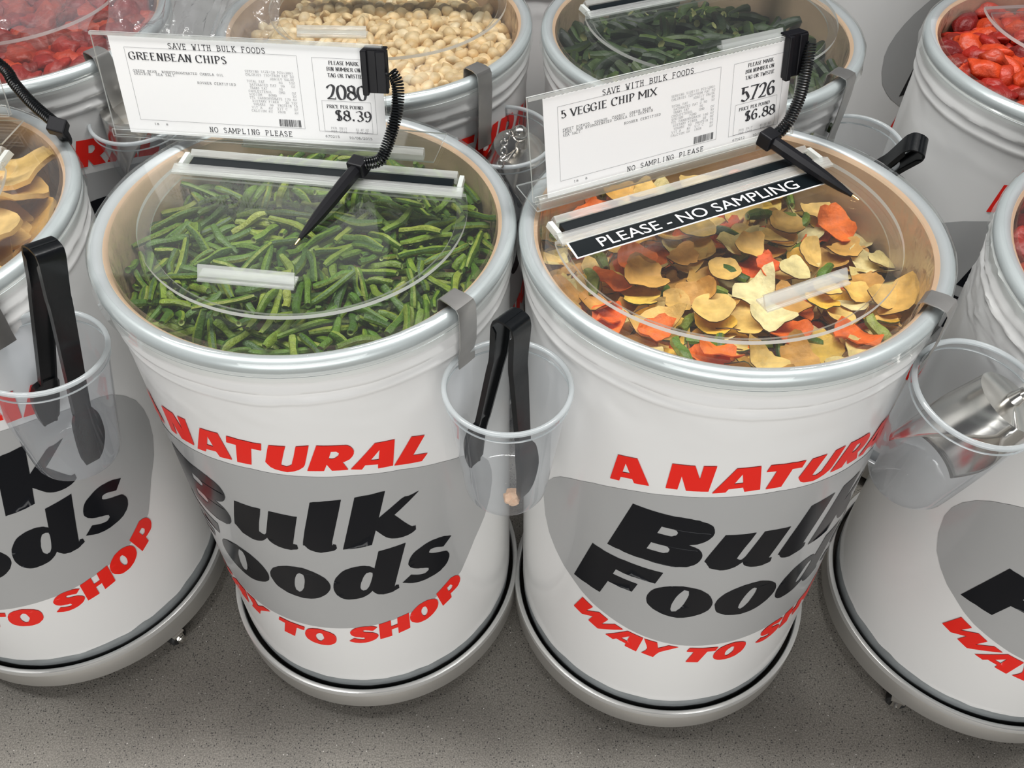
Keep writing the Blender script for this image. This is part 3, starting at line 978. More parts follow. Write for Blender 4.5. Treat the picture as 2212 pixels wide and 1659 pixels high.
CHIPS = [
    [4,-1193,1820,419,11,24,-97,-3],
    [7,383,648,556,9,-25,-94,-23],
    [6,61,-2160,527,15,55,60,56],
    [7,-435,-647,654,81,38,-44,-10],
    [6,-304,-955,690,8,12,-9,-99],
    [6,-846,1837,440,19,70,69,1],
    [4,-2164,-304,400,77,-13,30,-55],
    [6,557,-140,663,74,-6,-6,67],
    [7,-237,353,546,70,-18,-7,68],
    [4,-816,-1767,661,57,7,5,82],
    [4,-767,-183,421,99,-10,-7,-4],
    [5,-627,-1066,437,46,-29,-1,-84],
    [4,-14,-146,614,3,3,-1,100],
    [5,1937,-84,330,98,-13,-5,11],
    [4,-932,614,481,56,-11,42,71],
    [4,-156,1054,496,10,32,-22,91],
    [6,-2088,-1055,627,60,55,4,-58],
    [7,329,-575,583,93,0,-3,37],
    [5,789,424,614,54,-24,49,64],
    [4,-1418,1594,299,20,-8,20,96],
    [7,2054,1199,187,3,-68,-16,-72],
    [6,875,-284,705,64,-19,9,-74],
    [7,-560,380,530,14,-36,3,-92],
    [6,1712,-1251,492,0,-48,-76,-44],
    [6,-365,-1719,702,45,85,-18,-21],
    [2,-357,1665,405,18,-54,-82,5],
    [6,1305,-207,490,84,-22,-17,47],
    [6,643,2031,455,15,-93,33,3],
    [4,997,-1502,484,70,19,-9,69],
    [4,697,1143,444,91,20,30,18],
    [5,2263,301,341,63,-36,5,-68],
    [4,625,-2081,553,11,29,1,-95],
    [4,-1222,-1819,607,49,-23,-15,-83],
    [4,1395,-1651,607,81,-28,-13,-50],
    [4,-861,-2143,576,51,81,-29,10],
    [6,1526,-718,463,7,-13,-52,-84],
    [5,-1619,-25,587,81,-16,-13,-56],
    [4,1118,-1831,491,98,14,8,-15],
    [5,-1168,17,648,88,20,20,-38],
    [6,1183,136,602,39,-67,-51,37],
    [6,-1100,-430,764,96,2,22,-15],
    [4,1916,-1010,442,71,-31,41,48],
    [5,662,-849,637,55,-5,-5,83],
    [7,-1240,799,532,97,-15,-14,10],
    [4,1795,967,457,33,-76,56,0],
    [6,-710,-774,621,67,24,5,70],
    [6,-48,1892,485,3,4,99,10],
    [4,1192,-630,692,70,-14,20,67],
    [2,952,1751,424,80,6,17,58],
    [5,378,-1164,711,96,-16,-7,-23],
    [6,1938,-606,509,26,-41,20,-85],
    [7,-1726,-908,721,18,41,84,-31],
    [7,303,1660,299,79,24,-6,-56],
    [6,-933,1107,523,65,-13,34,-67],
    [4,1012,829,598,96,-8,9,-24],
    [6,-539,24,684,43,-6,-7,-90],
    [6,1604,1348,421,0,-5,9,99],
    [5,-1490,-438,675,10,9,2,99],
    [7,601,-1692,574,9,-57,-74,-35],
    [6,-1032,-1337,697,95,27,-4,17],
    [6,212,-1806,609,92,3,16,-37],
    [4,1774,481,422,24,-1,-21,-95],
    [5,-1499,1028,579,59,79,8,-15],
    [6,-2155,614,620,16,-85,-50,-7],
    [4,-323,-2135,648,37,9,4,92],
    [4,-1337,362,613,98,-6,7,-15],
    [4,1299,981,400,42,23,4,-88],
    [5,-2125,-714,627,46,-7,-25,85],
    [4,-503,1364,543,5,-6,-17,-98],
    [6,379,223,699,80,26,8,54],
    [5,-1694,1426,376,33,19,3,-92],
    [4,-231,670,654,59,4,13,80],
    [7,-2249,260,459,82,-28,14,47],
    [6,-610,653,527,10,12,59,79],
    [5,326,-2189,519,30,-92,-8,-24],
    [4,1367,-1364,591,81,-36,6,-45],
    [4,-1619,-1085,702,59,-15,-20,-77],
    [5,2180,-600,484,75,-33,-48,30],
    [5,2088,278,313,83,-22,8,-50],
    [4,-1084,1253,493,5,35,1,94],
    [5,-1770,-527,642,73,0,8,-68],
    [5,-675,1018,485,74,9,-31,-59],
    [4,-1665,-1320,659,87,-21,12,44],
    [6,1687,-451,466,97,-2,24,5],
    [7,-1596,864,533,12,2,11,99],
    [7,200,962,435,32,82,-15,46],
    [5,509,1281,391,33,-10,20,-92],
    [5,1317,-988,544,90,-15,28,31],
    [7,-770,317,475,0,-19,-1,-98],
    [6,2160,-63,262,35,-20,18,90],
    [5,73,671,414,44,6,38,81],
    [4,240,350,631,96,8,14,22],
    [4,-1486,-1585,439,93,6,19,-31],
    [2,224,695,483,89,39,6,-22],
    [4,-462,1864,331,58,22,12,77],
    [5,1135,1915,349,7,-98,7,-16],
    [4,-1050,-1161,622,12,5,14,-98],
    [4,782,1568,347,14,2,0,99],
    [5,-236,2249,60,20,-21,-23,-93],
    [5,687,296,529,88,-22,-20,-37],
    [2,1285,1856,262,57,37,50,54],
    [4,584,-1282,619,3,2,-4,-100],
    [4,-1898,534,527,81,3,-2,-58],
    [4,1106,-776,597,86,-36,2,-36],
    [4,-15,1606,388,66,-17,-2,73],
    [4,-1530,644,431,56,-10,-2,82],
    [7,-476,-1743,599,5,21,15,96],
    [4,1550,367,315,45,-15,11,88],
    [6,-517,-1459,491,1,14,3,99],
    [4,-521,980,373,42,10,6,-90],
    [6,-285,-264,498,71,1,30,63],
    [5,203,1969,369,49,19,-29,80],
    [5,1092,147,483,53,-21,12,-81],
    [7,-233,-575,534,15,15,27,94],
    [7,-1868,1031,211,9,-1,9,99],
    [5,-1106,-213,643,61,11,19,-76],
    [4,814,-778,515,45,3,6,89],
    [4,1275,1329,148,99,-2,-2,-14],
    [4,2009,727,71,44,0,-13,-89],
    [6,63,-1305,434,16,-7,23,96],
    [5,-2113,-633,499,3,84,52,11],
    [5,1093,1272,271,0,-10,-7,99],
    [6,869,-2148,422,87,43,-7,24],
    [2,690,-1690,443,62,71,-29,-17],
    [7,1740,1212,324,96,7,-16,-23],
    [6,958,686,463,95,-5,7,-30],
    [6,-881,403,346,89,-40,11,22],
    [5,-1287,1292,355,54,-4,-26,-80],
    [6,-1593,-327,536,100,4,8,-2],
    [6,-1145,-781,431,3,-17,10,-98],
    [7,1381,1065,260,37,-20,-5,90],
    [5,-366,2167,2,77,-25,21,55],
    [4,-293,-1113,546,98,-5,-8,-19],
    [4,98,-1649,462,97,-21,12,8],
    [5,751,2139,305,53,67,-4,-52],
    [6,99,-1091,560,72,-4,-18,-67],
    [7,-1111,-936,470,35,9,53,-77],
    [7,1901,-807,356,57,-28,-35,-69],
    [7,-179,-799,536,4,-12,31,94],
    [5,-709,2174,-37,3,25,-29,-92],
    [4,103,-147,457,35,3,7,93],
    [7,-924,1693,280,48,-29,-6,82],
    [5,1531,-577,307,23,26,-29,89],
    [4,-391,-2086,489,82,-13,-3,55],
    [5,337,902,396,20,17,-64,-72],
    [4,-470,30,522,23,-1,-22,-95],
    [4,-687,-1900,497,17,24,93,-22],
    [4,-1613,86,414,94,-1,5,-32],
    [2,-683,-715,481,15,53,-77,-31],
    [2,-247,-1569,528,24,64,-53,-51],
    [6,234,2097,192,76,-32,-39,41],
    [7,855,2198,278,59,60,6,-53],
    [7,-1181,1834,241,24,35,88,-21],
    [5,359,-487,404,57,-24,7,-78],
    [5,-1269,2008,237,67,68,19,22],
    [6,-2241,268,277,63,-23,21,71],
    [2,-1165,-1677,422,75,-20,-10,62],
    [7,-1275,-1437,511,15,26,-95,12],
    [6,10,-578,349,61,9,16,77],
    [4,-2040,746,432,57,17,8,-80],
    [4,355,1142,246,29,16,-22,92],
    [6,1527,1782,72,59,-61,-20,-50],
    [6,265,-722,391,54,-62,16,-55],
    [6,543,623,364,36,2,-6,-93],
    [4,-1017,86,456,96,-19,6,-22],
    [7,1927,381,230,81,-1,9,58],
    [4,-1148,-617,571,27,-2,-28,-92],
    [5,-186,1519,208,30,-15,7,94],
    [5,1731,193,225,27,-3,33,90],
    [7,1022,998,399,41,-6,-27,87],
    [4,774,-1350,419,99,6,8,-3],
    [4,769,-95,505,70,-10,6,70],
    [2,457,-1470,418,59,36,13,70],
    [7,1538,937,255,39,17,-11,-90],
    [6,-2113,37,257,27,-22,-10,-93],
    [5,426,17,493,99,-14,-7,6],
    [4,-78,421,446,48,-12,12,86],
    [4,-1192,678,321,74,-17,12,64],
    [4,-1780,349,312,96,-12,11,24],
    [5,1008,1714,208,37,5,-7,-92],
    [2,-65,1873,269,22,-8,-1,97],
    [6,-1724,1326,157,94,34,10,0],
    [2,-702,-1377,268,0,-46,-88,7],
    [2,1825,-458,285,37,-64,-59,32],
    [6,606,-619,412,42,25,19,85],
    [7,-358,-510,429,80,-23,7,-55],
    [4,1425,422,86,80,-19,0,-58],
    [6,1617,-209,235,35,-4,-28,-89],
    [4,2250,-695,253,9,71,-4,70],
    [6,17,-1870,375,6,-73,-68,7],
    [2,2250,-98,26,20,26,-66,68],
    [4,1106,424,362,32,0,-3,-95],
    [6,-821,1631,197,89,-5,-13,43],
    [4,-1742,-905,477,90,14,4,41],
    [5,-1819,-247,396,64,-12,-22,73],
    [4,-1019,1193,276,73,-3,3,68],
    [4,-1609,947,332,92,5,9,-38],
    [6,-35,1409,141,25,-23,33,88],
    [2,297,285,451,42,4,24,-88],
    [5,1774,-1063,241,58,6,30,75],
    [7,-1210,29,397,3,-30,8,-95],
    [4,506,-1873,320,94,-17,5,-30],
    [7,2052,-472,252,65,0,13,-75],
    [5,1029,-1504,226,62,-17,3,-77],
    [5,723,-1720,315,91,-30,8,-27],
    [6,2007,852,196,88,-10,-23,-41],
    [4,1523,-1516,343,65,-15,-1,-74],
    [7,1053,-1808,225,59,-17,19,77],
    [5,-315,753,385,42,-89,-1,16],
    [2,446,-813,365,8,-85,35,-39],
    [4,-823,-1352,425,90,2,10,-43],
    [7,390,811,284,21,15,-53,-80],
    [4,399,1888,181,18,24,-22,-93],
    [2,754,476,337,46,8,-6,-88],
    [6,2049,-1000,164,47,-39,1,-80],
    [6,1736,1205,179,94,-21,-22,17],
    [7,-58,1010,216,41,42,15,80],
    [2,144,867,201,7,34,-76,-55],
    [7,-1234,1656,134,83,-7,8,54],
    [5,-1013,-1733,375,91,-14,-19,-34],
    [6,-1658,1582,89,22,-89,-41,4],
    [6,-619,1274,255,73,-5,-18,65],
    [5,622,-969,347,31,-9,45,83],
    [5,-1204,-854,279,91,1,20,-37],
    [7,98,-80,320,93,-16,6,-34],
    [6,2092,281,47,29,11,-8,-95],
    [4,-301,-2107,353,68,-7,-2,-73],
    [4,1348,-102,306,58,-19,6,79],
    [5,-858,-580,468,50,-2,3,-87],
    [4,1614,776,160,100,-3,-7,0],
    [5,-228,-950,393,58,-1,13,81],
    [5,1148,1897,126,51,-4,-19,84],
    [4,1579,1556,120,9,20,43,88],
    [6,-800,-1030,316,96,-18,10,20],
    [7,-1983,360,218,91,-24,29,19],
    [5,-121,-1247,251,96,-4,22,-14],
    [5,427,2201,145,34,-43,19,82],
    [7,-1480,-1104,390,15,-10,85,-49],
    [4,2006,-109,17,72,-13,29,61],
    [4,1417,-966,229,31,-19,-17,-92],
    [2,-907,1865,114,57,67,26,40],
    [5,903,-167,389,99,2,-1,10],
    [2,449,2279,-124,33,86,-37,11],
    [7,250,-2048,289,59,-1,7,80],
    [7,-727,2041,118,57,-16,-16,79],
    [5,776,-1262,297,5,41,-91,-9],
    [5,-1003,2051,117,91,-28,-25,14],
    [4,-1970,871,104,67,-7,-3,-74],
    [4,-2047,801,290,84,-2,-23,49],
    [7,-377,-114,354,45,-11,-2,-89],
    [2,-123,1856,154,18,93,-31,12],
    [4,317,1356,59,12,43,84,30],
    [4,603,1776,122,75,-11,11,65],
    [7,629,1653,13,30,-10,-5,95],
    [5,-756,764,192,6,-7,-4,99],
    [7,24,-621,198,66,-6,-6,-75],
    [5,274,1134,94,0,-8,39,-92],
    [5,-119,104,272,85,-2,13,-52],
    [4,-1661,-407,333,72,-18,-1,67],
    [7,84,-997,218,36,6,20,91],
    [4,248,-1049,367,42,-3,36,83],
    [2,-74,2169,141,59,53,48,38],
    [4,-343,-611,308,98,-4,15,-15],
    [5,-414,1763,59,27,0,-4,96],
    [5,-2008,-917,375,67,10,0,-74],
    [2,-466,1486,197,17,45,86,17],
    [5,556,635,208,57,8,-9,-82],
    [2,-1153,1311,143,55,35,-23,-72],
    [2,-1167,-1318,347,8,-78,-62,-5],
    [4,1329,-1649,257,91,-21,6,-35],
    [7,-2173,-567,276,83,-7,0,-55],
    [5,998,-596,341,97,10,5,19],
    [7,184,-1665,258,86,1,-2,51],
    [6,-1752,25,236,97,-4,23,-11],
    [4,819,1067,92,41,-31,42,-75],
    [2,2222,4,-23,26,-7,-92,-27],
    [6,-1509,-1320,347,95,-5,5,30],
    [2,6,2375,-215,89,44,-9,4],
    [6,1378,-841,332,4,-5,-32,-95],
    [2,208,-1390,349,22,-12,45,86],
    [5,-1319,63,285,51,0,2,-86],
    [6,933,281,250,86,-16,1,-49],
    [5,-397,459,289,7,20,29,93],
    [5,2306,-351,120,25,-63,-3,-73],
    [4,1894,-542,143,31,3,2,95],
    [4,1448,660,-110,96,-5,5,27],
    [5,-181,-1565,333,65,-16,11,-73],
    [2,-1,1743,116,18,91,-36,13],
    [2,-202,-328,237,81,55,-7,-18],
    [2,-614,-1881,325,98,-5,4,18],
    [5,135,356,316,87,5,17,46],
    [7,-1175,571,229,86,-7,16,49],
    [4,60,2133,97,15,65,-51,-54],
    [4,498,101,310,55,0,8,83],
    [6,-827,-663,230,99,-6,8,-9],
    [5,1029,837,205,91,-3,-8,-40],
    [2,-104,570,256,75,-20,10,63],
    [7,1627,-1381,194,2,-73,67,12],
    [2,1057,442,215,91,1,6,-41],
    [7,1689,-1269,93,14,3,7,99],
    [6,-1553,999,179,91,-10,-7,40],
    [6,-445,1251,142,23,-11,7,97],
    [2,1940,-1364,90,44,15,-49,-74],
    [5,1872,517,18,95,-15,-4,-27],
    [7,1394,1511,16,29,1,14,95],
    [7,643,-215,298,6,53,83,-17],
    [7,-397,-1577,291,90,-2,13,-41],
    [7,1799,-1057,81,56,-23,-15,-79],
    [2,-1682,483,116,59,-36,-30,66],
    [4,-1708,-748,307,5,9,-5,-99],
    [7,-1001,-1263,280,81,-7,-1,-58],
    [2,-1188,1890,2,9,18,56,-80],
    [6,-1039,227,227,19,-2,0,98],
    [4,406,1626,-125,81,8,-9,57],
    [4,-628,-430,230,87,-16,9,46],
    [7,-1336,1356,67,90,20,7,-38],
    [4,708,1360,18,50,-85,16,-5],
    [5,370,-1387,284,13,22,94,25],
    [7,904,2047,28,4,-57,-80,-19],
    [6,1270,-1102,164,96,-8,24,13],
    [4,1251,1213,-28,82,-2,-12,-56],
    [5,1620,-723,38,77,-7,-1,-63],
    [5,-1086,858,104,15,-8,11,-98],
    [5,-334,840,225,70,5,11,-70],
    [6,1077,1462,-161,99,-5,-3,11],
    [7,621,1227,9,57,-64,51,8],
    [5,1450,-305,54,95,6,13,28],
    [6,-610,-64,247,81,-10,-11,-57],
    [2,706,-1451,180,29,2,7,96],
    [5,115,517,192,92,-2,3,39],
]
OVAL = [[-618,346],[-665,359],[-715,377],[-753,389],[-801,411],[-841,435],[-868,467],[-883,507],[-878,534],[-860,559],[-831,583],[-795,604],[-747,623],[-666,649],[-595,666],[-547,676],[-518,681],[-427,694],[-328,703],[-241,709],[-144,712],[20,706],[140,699],[270,683],[400,656],[480,636],[528,619],[576,591],[613,561],[631,530],[633,502],[615,469],[578,439],[516,408],[440,352],[380,335],[283,321],[172,312],[68,306],[-35,304],[-125,302],[-220,302],[-302,303],[-360,307],[-420,313],[-480,321],[-543,332]]
GLYPHS = [["red",[[[-595,737],[-538,746],[-494,701],[-537,695],[-544,702],[-578,696],[-581,687],[-610,682]],[[-569,727],[-575,707],[-553,711]]]],["red",[[[-444,758],[-384,763],[-365,739],[-363,765],[-329,768],[-335,716],[-394,711],[-413,738],[-417,710],[-449,707]]]],["red",[[[-277,766],[-215,770],[-198,722],[-240,719],[-247,728],[-284,724],[-290,717],[-325,713]],[[-258,755],[-250,737],[-273,735]]]],["red",[[[-189,770],[-173,770],[-151,769],[-130,769],[-114,768],[-99,768],[-89,768],[-95,755],[-123,756],[-139,722],[-183,721],[-167,757],[-196,757]]]],["red",[[[-70,767],[-24,767],[-32,757],[-42,743],[-49,733],[-50,729],[-48,729],[-46,729],[-37,727],[-34,728],[-29,729],[-26,730],[-23,731],[-21,732],[-18,737],[-11,746],[-3,758],[3,767],[38,768],[31,757],[22,743],[14,731],[9,727],[7,726],[4,725],[-1,723],[-6,721],[-12,720],[-21,718],[-30,717],[-40,716],[-49,717],[-57,718],[-65,719],[-72,720],[-78,722],[-84,724],[-87,727],[-90,729],[-92,732],[-93,732],[-94,733],[-92,736],[-85,746],[-77,758]]]],["red",[[[57,767],[67,766],[80,765],[94,764],[107,763],[121,762],[132,761],[138,760],[141,758],[144,757],[147,754],[149,752],[150,750],[151,747],[150,745],[149,742],[147,740],[143,737],[139,735],[135,733],[130,732],[125,731],[121,730],[118,730],[115,730],[126,713],[82,716],[72,729],[61,717],[16,719]],[[91,753],[105,752],[111,748],[110,747],[109,745],[107,743],[104,742],[101,741],[98,740],[95,739],[93,739],[90,739],[87,739],[83,740],[81,740]]]],["red",[[[209,752],[265,747],[249,698],[206,702],[208,710],[173,715],[162,708],[132,713]],[[219,737],[190,722],[212,719]]]],["red",[[[313,739],[354,730],[311,702],[357,692],[336,682],[252,697]]]],["black",[[[-531,651],[-522,651],[-508,651],[-494,651],[-481,651],[-467,651],[-453,651],[-438,651],[-422,651],[-407,651],[-391,652],[-375,652],[-361,652],[-349,651],[-338,651],[-329,649],[-322,648],[-315,647],[-310,646],[-305,644],[-301,643],[-297,641],[-294,639],[-292,636],[-290,634],[-289,631],[-288,629],[-287,626],[-288,622],[-289,618],[-292,615],[-295,612],[-298,609],[-303,606],[-308,603],[-315,600],[-321,598],[-326,596],[-330,595],[-335,594],[-341,593],[-347,592],[-351,591],[-345,590],[-337,588],[-330,587],[-324,585],[-320,584],[-316,582],[-312,579],[-309,577],[-307,574],[-305,571],[-304,568],[-304,565],[-304,562],[-306,559],[-307,556],[-310,552],[-313,549],[-317,546],[-322,543],[-328,541],[-335,538],[-342,536],[-351,535],[-361,534],[-373,532],[-386,531],[-398,531],[-410,531],[-421,531],[-432,531],[-444,531],[-457,532],[-470,532],[-482,532],[-495,531],[-508,531],[-522,531],[-536,531],[-550,532],[-565,531],[-581,531],[-592,531]],[[-438,622],[-434,622],[-429,622],[-424,622],[-418,622],[-412,622],[-406,622],[-402,622],[-398,621],[-395,621],[-392,619],[-390,617],[-389,616],[-389,615],[-390,612],[-391,610],[-394,608],[-398,607],[-402,605],[-406,604],[-410,604],[-414,604],[-419,604],[-425,604],[-430,604],[-436,604],[-443,604],[-447,604]],[[-459,579],[-454,579],[-445,579],[-437,579],[-430,579],[-423,579],[-417,579],[-413,579],[-409,578],[-406,576],[-404,575],[-402,573],[-402,571],[-402,569],[-403,567],[-405,564],[-407,563],[-411,562],[-414,561],[-418,560],[-422,560],[-427,560],[-433,560],[-440,560],[-447,560],[-455,560],[-464,560],[-469,560]]]],["black",[[[-643,511],[-631,510],[-614,510],[-599,509],[-588,509],[-578,509],[-567,509],[-555,509],[-543,509],[-530,510],[-518,510],[-506,510],[-493,510],[-480,510],[-466,510],[-451,510],[-434,510],[-417,510],[-405,510],[-422,477],[-435,477],[-454,477],[-472,477],[-486,477],[-498,476],[-511,476],[-526,476],[-542,477],[-552,477],[-560,461],[-550,461],[-535,461],[-520,461],[-504,461],[-487,461],[-475,461],[-489,435],[-500,435],[-515,435],[-530,434],[-546,435],[-562,435],[-573,435],[-596,392],[-610,392],[-629,392],[-649,393],[-669,392],[-689,392],[-703,392]]]],["black",[[[-254,621],[-242,621],[-225,621],[-209,621],[-192,621],[-175,622],[-164,622],[-173,606],[-187,585],[-196,568],[-199,562],[-199,560],[-198,560],[-188,556],[-185,556],[-181,557],[-174,563],[-163,581],[-149,604],[-139,621],[-126,621],[-108,620],[-91,619],[-76,618],[-63,617],[-53,617],[-64,598],[-79,572],[-90,553],[-93,547],[-91,547],[-90,547],[-81,546],[-81,537],[-82,536],[-84,535],[-88,534],[-96,533],[-106,531],[-115,531],[-125,531],[-134,532],[-144,533],[-152,535],[-160,537],[-167,540],[-172,543],[-175,547],[-177,550],[-180,548],[-185,545],[-190,542],[-196,539],[-202,537],[-210,535],[-219,533],[-229,532],[-240,532],[-252,534],[-265,536],[-274,538],[-278,542],[-284,547],[-288,551],[-292,553],[-294,554],[-291,561],[-280,580],[-265,604]]]],["black",[[[-3,651],[8,652],[24,652],[41,653],[58,653],[75,653],[87,653],[71,625],[48,586],[31,557],[28,548],[30,549],[32,551],[40,549],[40,540],[38,539],[35,537],[30,535],[23,534],[14,533],[5,532],[-4,531],[-12,530],[-20,531],[-28,532],[-36,534],[-43,536],[-49,539],[-53,543],[-57,547],[-60,547],[-62,547],[-58,557],[-42,586],[-19,624]]]],["black",[[[125,653],[135,653],[151,653],[166,652],[184,652],[201,652],[214,651],[182,596],[203,604],[232,614],[256,622],[268,624],[274,623],[280,622],[293,622],[306,623],[315,623],[229,592],[241,581],[257,566],[270,555],[277,550],[280,549],[283,549],[286,548],[289,548],[290,549],[289,538],[285,537],[279,535],[272,534],[263,533],[254,533],[245,533],[235,534],[226,535],[217,537],[209,539],[201,542],[193,546],[184,553],[173,563],[166,569],[146,536],[134,536],[117,535],[100,535],[84,535],[68,536],[57,536]]]],["black",[[[-438,424],[-440,431],[-439,439],[-435,447],[-430,454],[-422,461],[-410,467],[-394,473],[-375,478],[-355,481],[-336,483],[-316,482],[-297,480],[-280,477],[-265,471],[-252,465],[-243,458],[-236,450],[-231,442],[-230,435],[-232,427],[-237,419],[-246,413],[-258,407],[-273,402],[-291,397],[-311,393],[-331,391],[-350,392],[-369,394],[-385,397],[-400,401],[-413,405],[-423,410],[-430,414],[-435,418]],[[-358,414],[-358,419],[-358,425],[-357,432],[-354,440],[-350,450],[-345,458],[-340,464],[-334,470],[-330,474],[-315,472],[-314,468],[-312,461],[-313,454],[-316,445],[-320,434],[-325,425],[-330,418],[-336,413],[-339,409],[-352,407],[-354,408],[-356,411]]]],["black",[[[-215,451],[-211,455],[-205,460],[-198,465],[-188,469],[-176,474],[-164,477],[-152,480],[-141,482],[-129,483],[-116,484],[-103,484],[-91,484],[-79,482],[-68,479],[-57,476],[-47,472],[-38,468],[-31,464],[-24,460],[-20,455],[-16,450],[-14,445],[-13,440],[-14,435],[-16,430],[-20,425],[-26,420],[-34,414],[-44,409],[-55,404],[-67,400],[-80,397],[-93,395],[-107,394],[-120,393],[-133,394],[-147,395],[-161,397],[-175,399],[-187,403],[-199,407],[-208,411],[-214,417],[-218,424],[-220,429],[-222,433],[-222,436],[-221,439],[-220,443],[-218,447]],[[-103,468],[-94,465],[-93,462],[-93,457],[-94,451],[-97,443],[-102,434],[-106,426],[-111,421],[-115,417],[-119,414],[-123,412],[-126,411],[-129,410],[-138,415],[-138,419],[-138,425],[-136,432],[-133,439],[-129,447],[-125,453],[-121,458],[-117,462],[-113,465],[-109,467],[-105,468]]]],["black",[[[161,516],[173,516],[189,516],[206,516],[222,516],[238,516],[250,516],[233,487],[210,447],[194,418],[190,410],[193,412],[196,414],[205,412],[205,403],[202,402],[197,401],[191,400],[184,398],[176,397],[167,397],[158,397],[149,397],[141,399],[135,400],[130,402],[126,405],[122,408],[119,411],[117,414],[112,411],[105,407],[97,404],[88,401],[79,399],[70,398],[58,397],[46,397],[35,397],[26,398],[18,400],[11,403],[5,407],[0,411],[-3,416],[-5,422],[-6,428],[-5,434],[-3,440],[0,447],[5,454],[10,460],[17,465],[24,470],[32,475],[40,479],[49,482],[59,484],[70,486],[81,487],[91,487],[101,487],[110,486],[117,484],[123,483],[128,481],[132,478],[136,476],[138,474]],[[122,467],[130,464],[129,462],[129,459],[127,454],[123,447],[118,439],[113,432],[109,427],[105,424],[101,421],[97,419],[92,419],[89,418],[87,419],[84,421],[82,423],[81,427],[82,431],[84,436],[87,442],[92,448],[96,454],[101,459],[106,463],[110,466]]]],["black",[[[412,472],[378,458],[368,461],[355,466],[344,469],[337,470],[331,470],[328,470],[322,465],[323,464],[324,462],[328,460],[335,457],[344,454],[354,451],[365,448],[375,445],[384,442],[390,439],[393,435],[395,432],[397,428],[397,424],[396,420],[393,416],[389,411],[383,407],[375,403],[366,401],[357,398],[346,397],[334,396],[322,396],[310,396],[298,396],[286,397],[275,398],[264,400],[253,402],[240,406],[227,411],[218,414],[251,427],[259,424],[270,420],[280,417],[289,415],[297,414],[302,414],[314,418],[314,424],[311,425],[307,427],[301,429],[294,431],[286,434],[278,436],[270,439],[263,442],[258,445],[253,448],[250,452],[248,455],[247,458],[248,461],[250,465],[253,469],[257,473],[262,477],[269,481],[277,484],[287,486],[298,488],[310,490],[322,491],[334,491],[346,490],[357,488],[366,487],[374,485],[383,483],[393,479],[404,475]]]],["red",[[[-659,344],[-614,335],[-638,312],[-588,331],[-552,323],[-574,299],[-526,319],[-494,313],[-586,278],[-626,286],[-610,307],[-655,292],[-692,298]]]],["red",[[[-478,314],[-422,307],[-437,257],[-480,263],[-478,272],[-513,276],[-525,269],[-555,273]],[[-469,300],[-497,284],[-475,281]]]],["red",[[[-419,306],[-373,303],[-366,285],[-333,299],[-298,297],[-315,291],[-338,282],[-357,274],[-367,265],[-372,258],[-376,252],[-420,258],[-414,262],[-406,269],[-402,276],[-406,286],[-414,298]]]],["red",[[[-260,295],[-248,295],[-230,294],[-212,293],[-193,293],[-172,292],[-158,291],[-165,279],[-194,280],[-217,244],[-261,246],[-242,281],[-268,283]]]],["red",[[[-52,282],[-50,278],[-48,274],[-48,270],[-49,265],[-51,260],[-54,256],[-60,251],[-68,248],[-76,244],[-85,242],[-94,241],[-104,240],[-115,240],[-126,241],[-137,242],[-146,244],[-154,247],[-160,250],[-164,253],[-166,257],[-167,260],[-167,264],[-166,269],[-163,273],[-160,278],[-155,282],[-150,286],[-143,289],[-136,291],[-128,293],[-118,294],[-108,295],[-97,295],[-87,293],[-77,291],[-69,289],[-62,287],[-57,284]],[[-96,280],[-95,276],[-94,270],[-94,265],[-99,260],[-105,256],[-109,253],[-119,253],[-120,255],[-123,257],[-124,260],[-125,264],[-124,268],[-123,271],[-119,275],[-115,278],[-110,280],[-107,282],[-104,282],[-102,282]]]],["red",[[[106,300],[88,291],[82,292],[74,294],[67,295],[63,296],[59,296],[57,296],[52,293],[56,290],[60,289],[67,288],[73,287],[79,286],[85,285],[90,283],[94,281],[98,279],[101,276],[102,274],[103,273],[102,270],[100,268],[96,265],[91,262],[85,260],[77,258],[69,256],[60,255],[50,254],[40,254],[32,254],[24,255],[16,256],[9,258],[1,260],[-4,262],[16,271],[20,270],[26,268],[32,267],[38,266],[45,265],[49,265],[55,268],[51,272],[45,272],[36,274],[28,275],[22,276],[17,278],[13,280],[10,282],[8,285],[7,288],[7,291],[9,294],[12,296],[16,299],[22,302],[28,304],[35,306],[41,307],[49,308],[57,308],[66,308],[74,307],[81,307],[86,306],[91,305],[97,303],[102,301]]]],["red",[[[112,308],[155,313],[153,293],[176,295],[179,315],[222,319],[218,270],[174,265],[176,285],[152,283],[150,262],[106,259]]]],["red",[[[317,327],[322,325],[326,322],[329,319],[332,316],[333,312],[334,308],[333,303],[331,298],[328,294],[323,290],[316,286],[310,283],[302,280],[294,278],[286,276],[277,275],[267,275],[259,275],[251,276],[244,278],[238,281],[233,284],[228,287],[225,291],[223,295],[223,299],[223,303],[225,307],[227,312],[231,316],[236,319],[242,323],[249,326],[256,329],[263,331],[271,332],[279,333],[287,333],[295,333],[303,331],[310,330]],[[282,318],[284,317],[286,314],[288,312],[289,309],[290,305],[290,302],[289,298],[287,294],[285,292],[282,290],[279,289],[277,288],[275,290],[272,291],[270,294],[268,297],[267,301],[266,305],[267,308],[268,312],[270,314],[272,316],[275,318],[276,318]]]],["red",[[[330,337],[392,357],[397,357],[405,356],[412,355],[417,353],[422,351],[425,349],[429,346],[431,343],[433,339],[434,335],[433,331],[432,328],[428,324],[424,320],[417,317],[407,315],[396,313],[387,312],[390,298],[351,289]],[[374,336],[389,339],[392,338],[394,336],[396,334],[397,333],[398,331],[397,329],[395,327],[393,325],[390,323],[387,323],[383,322],[380,322]]]]]
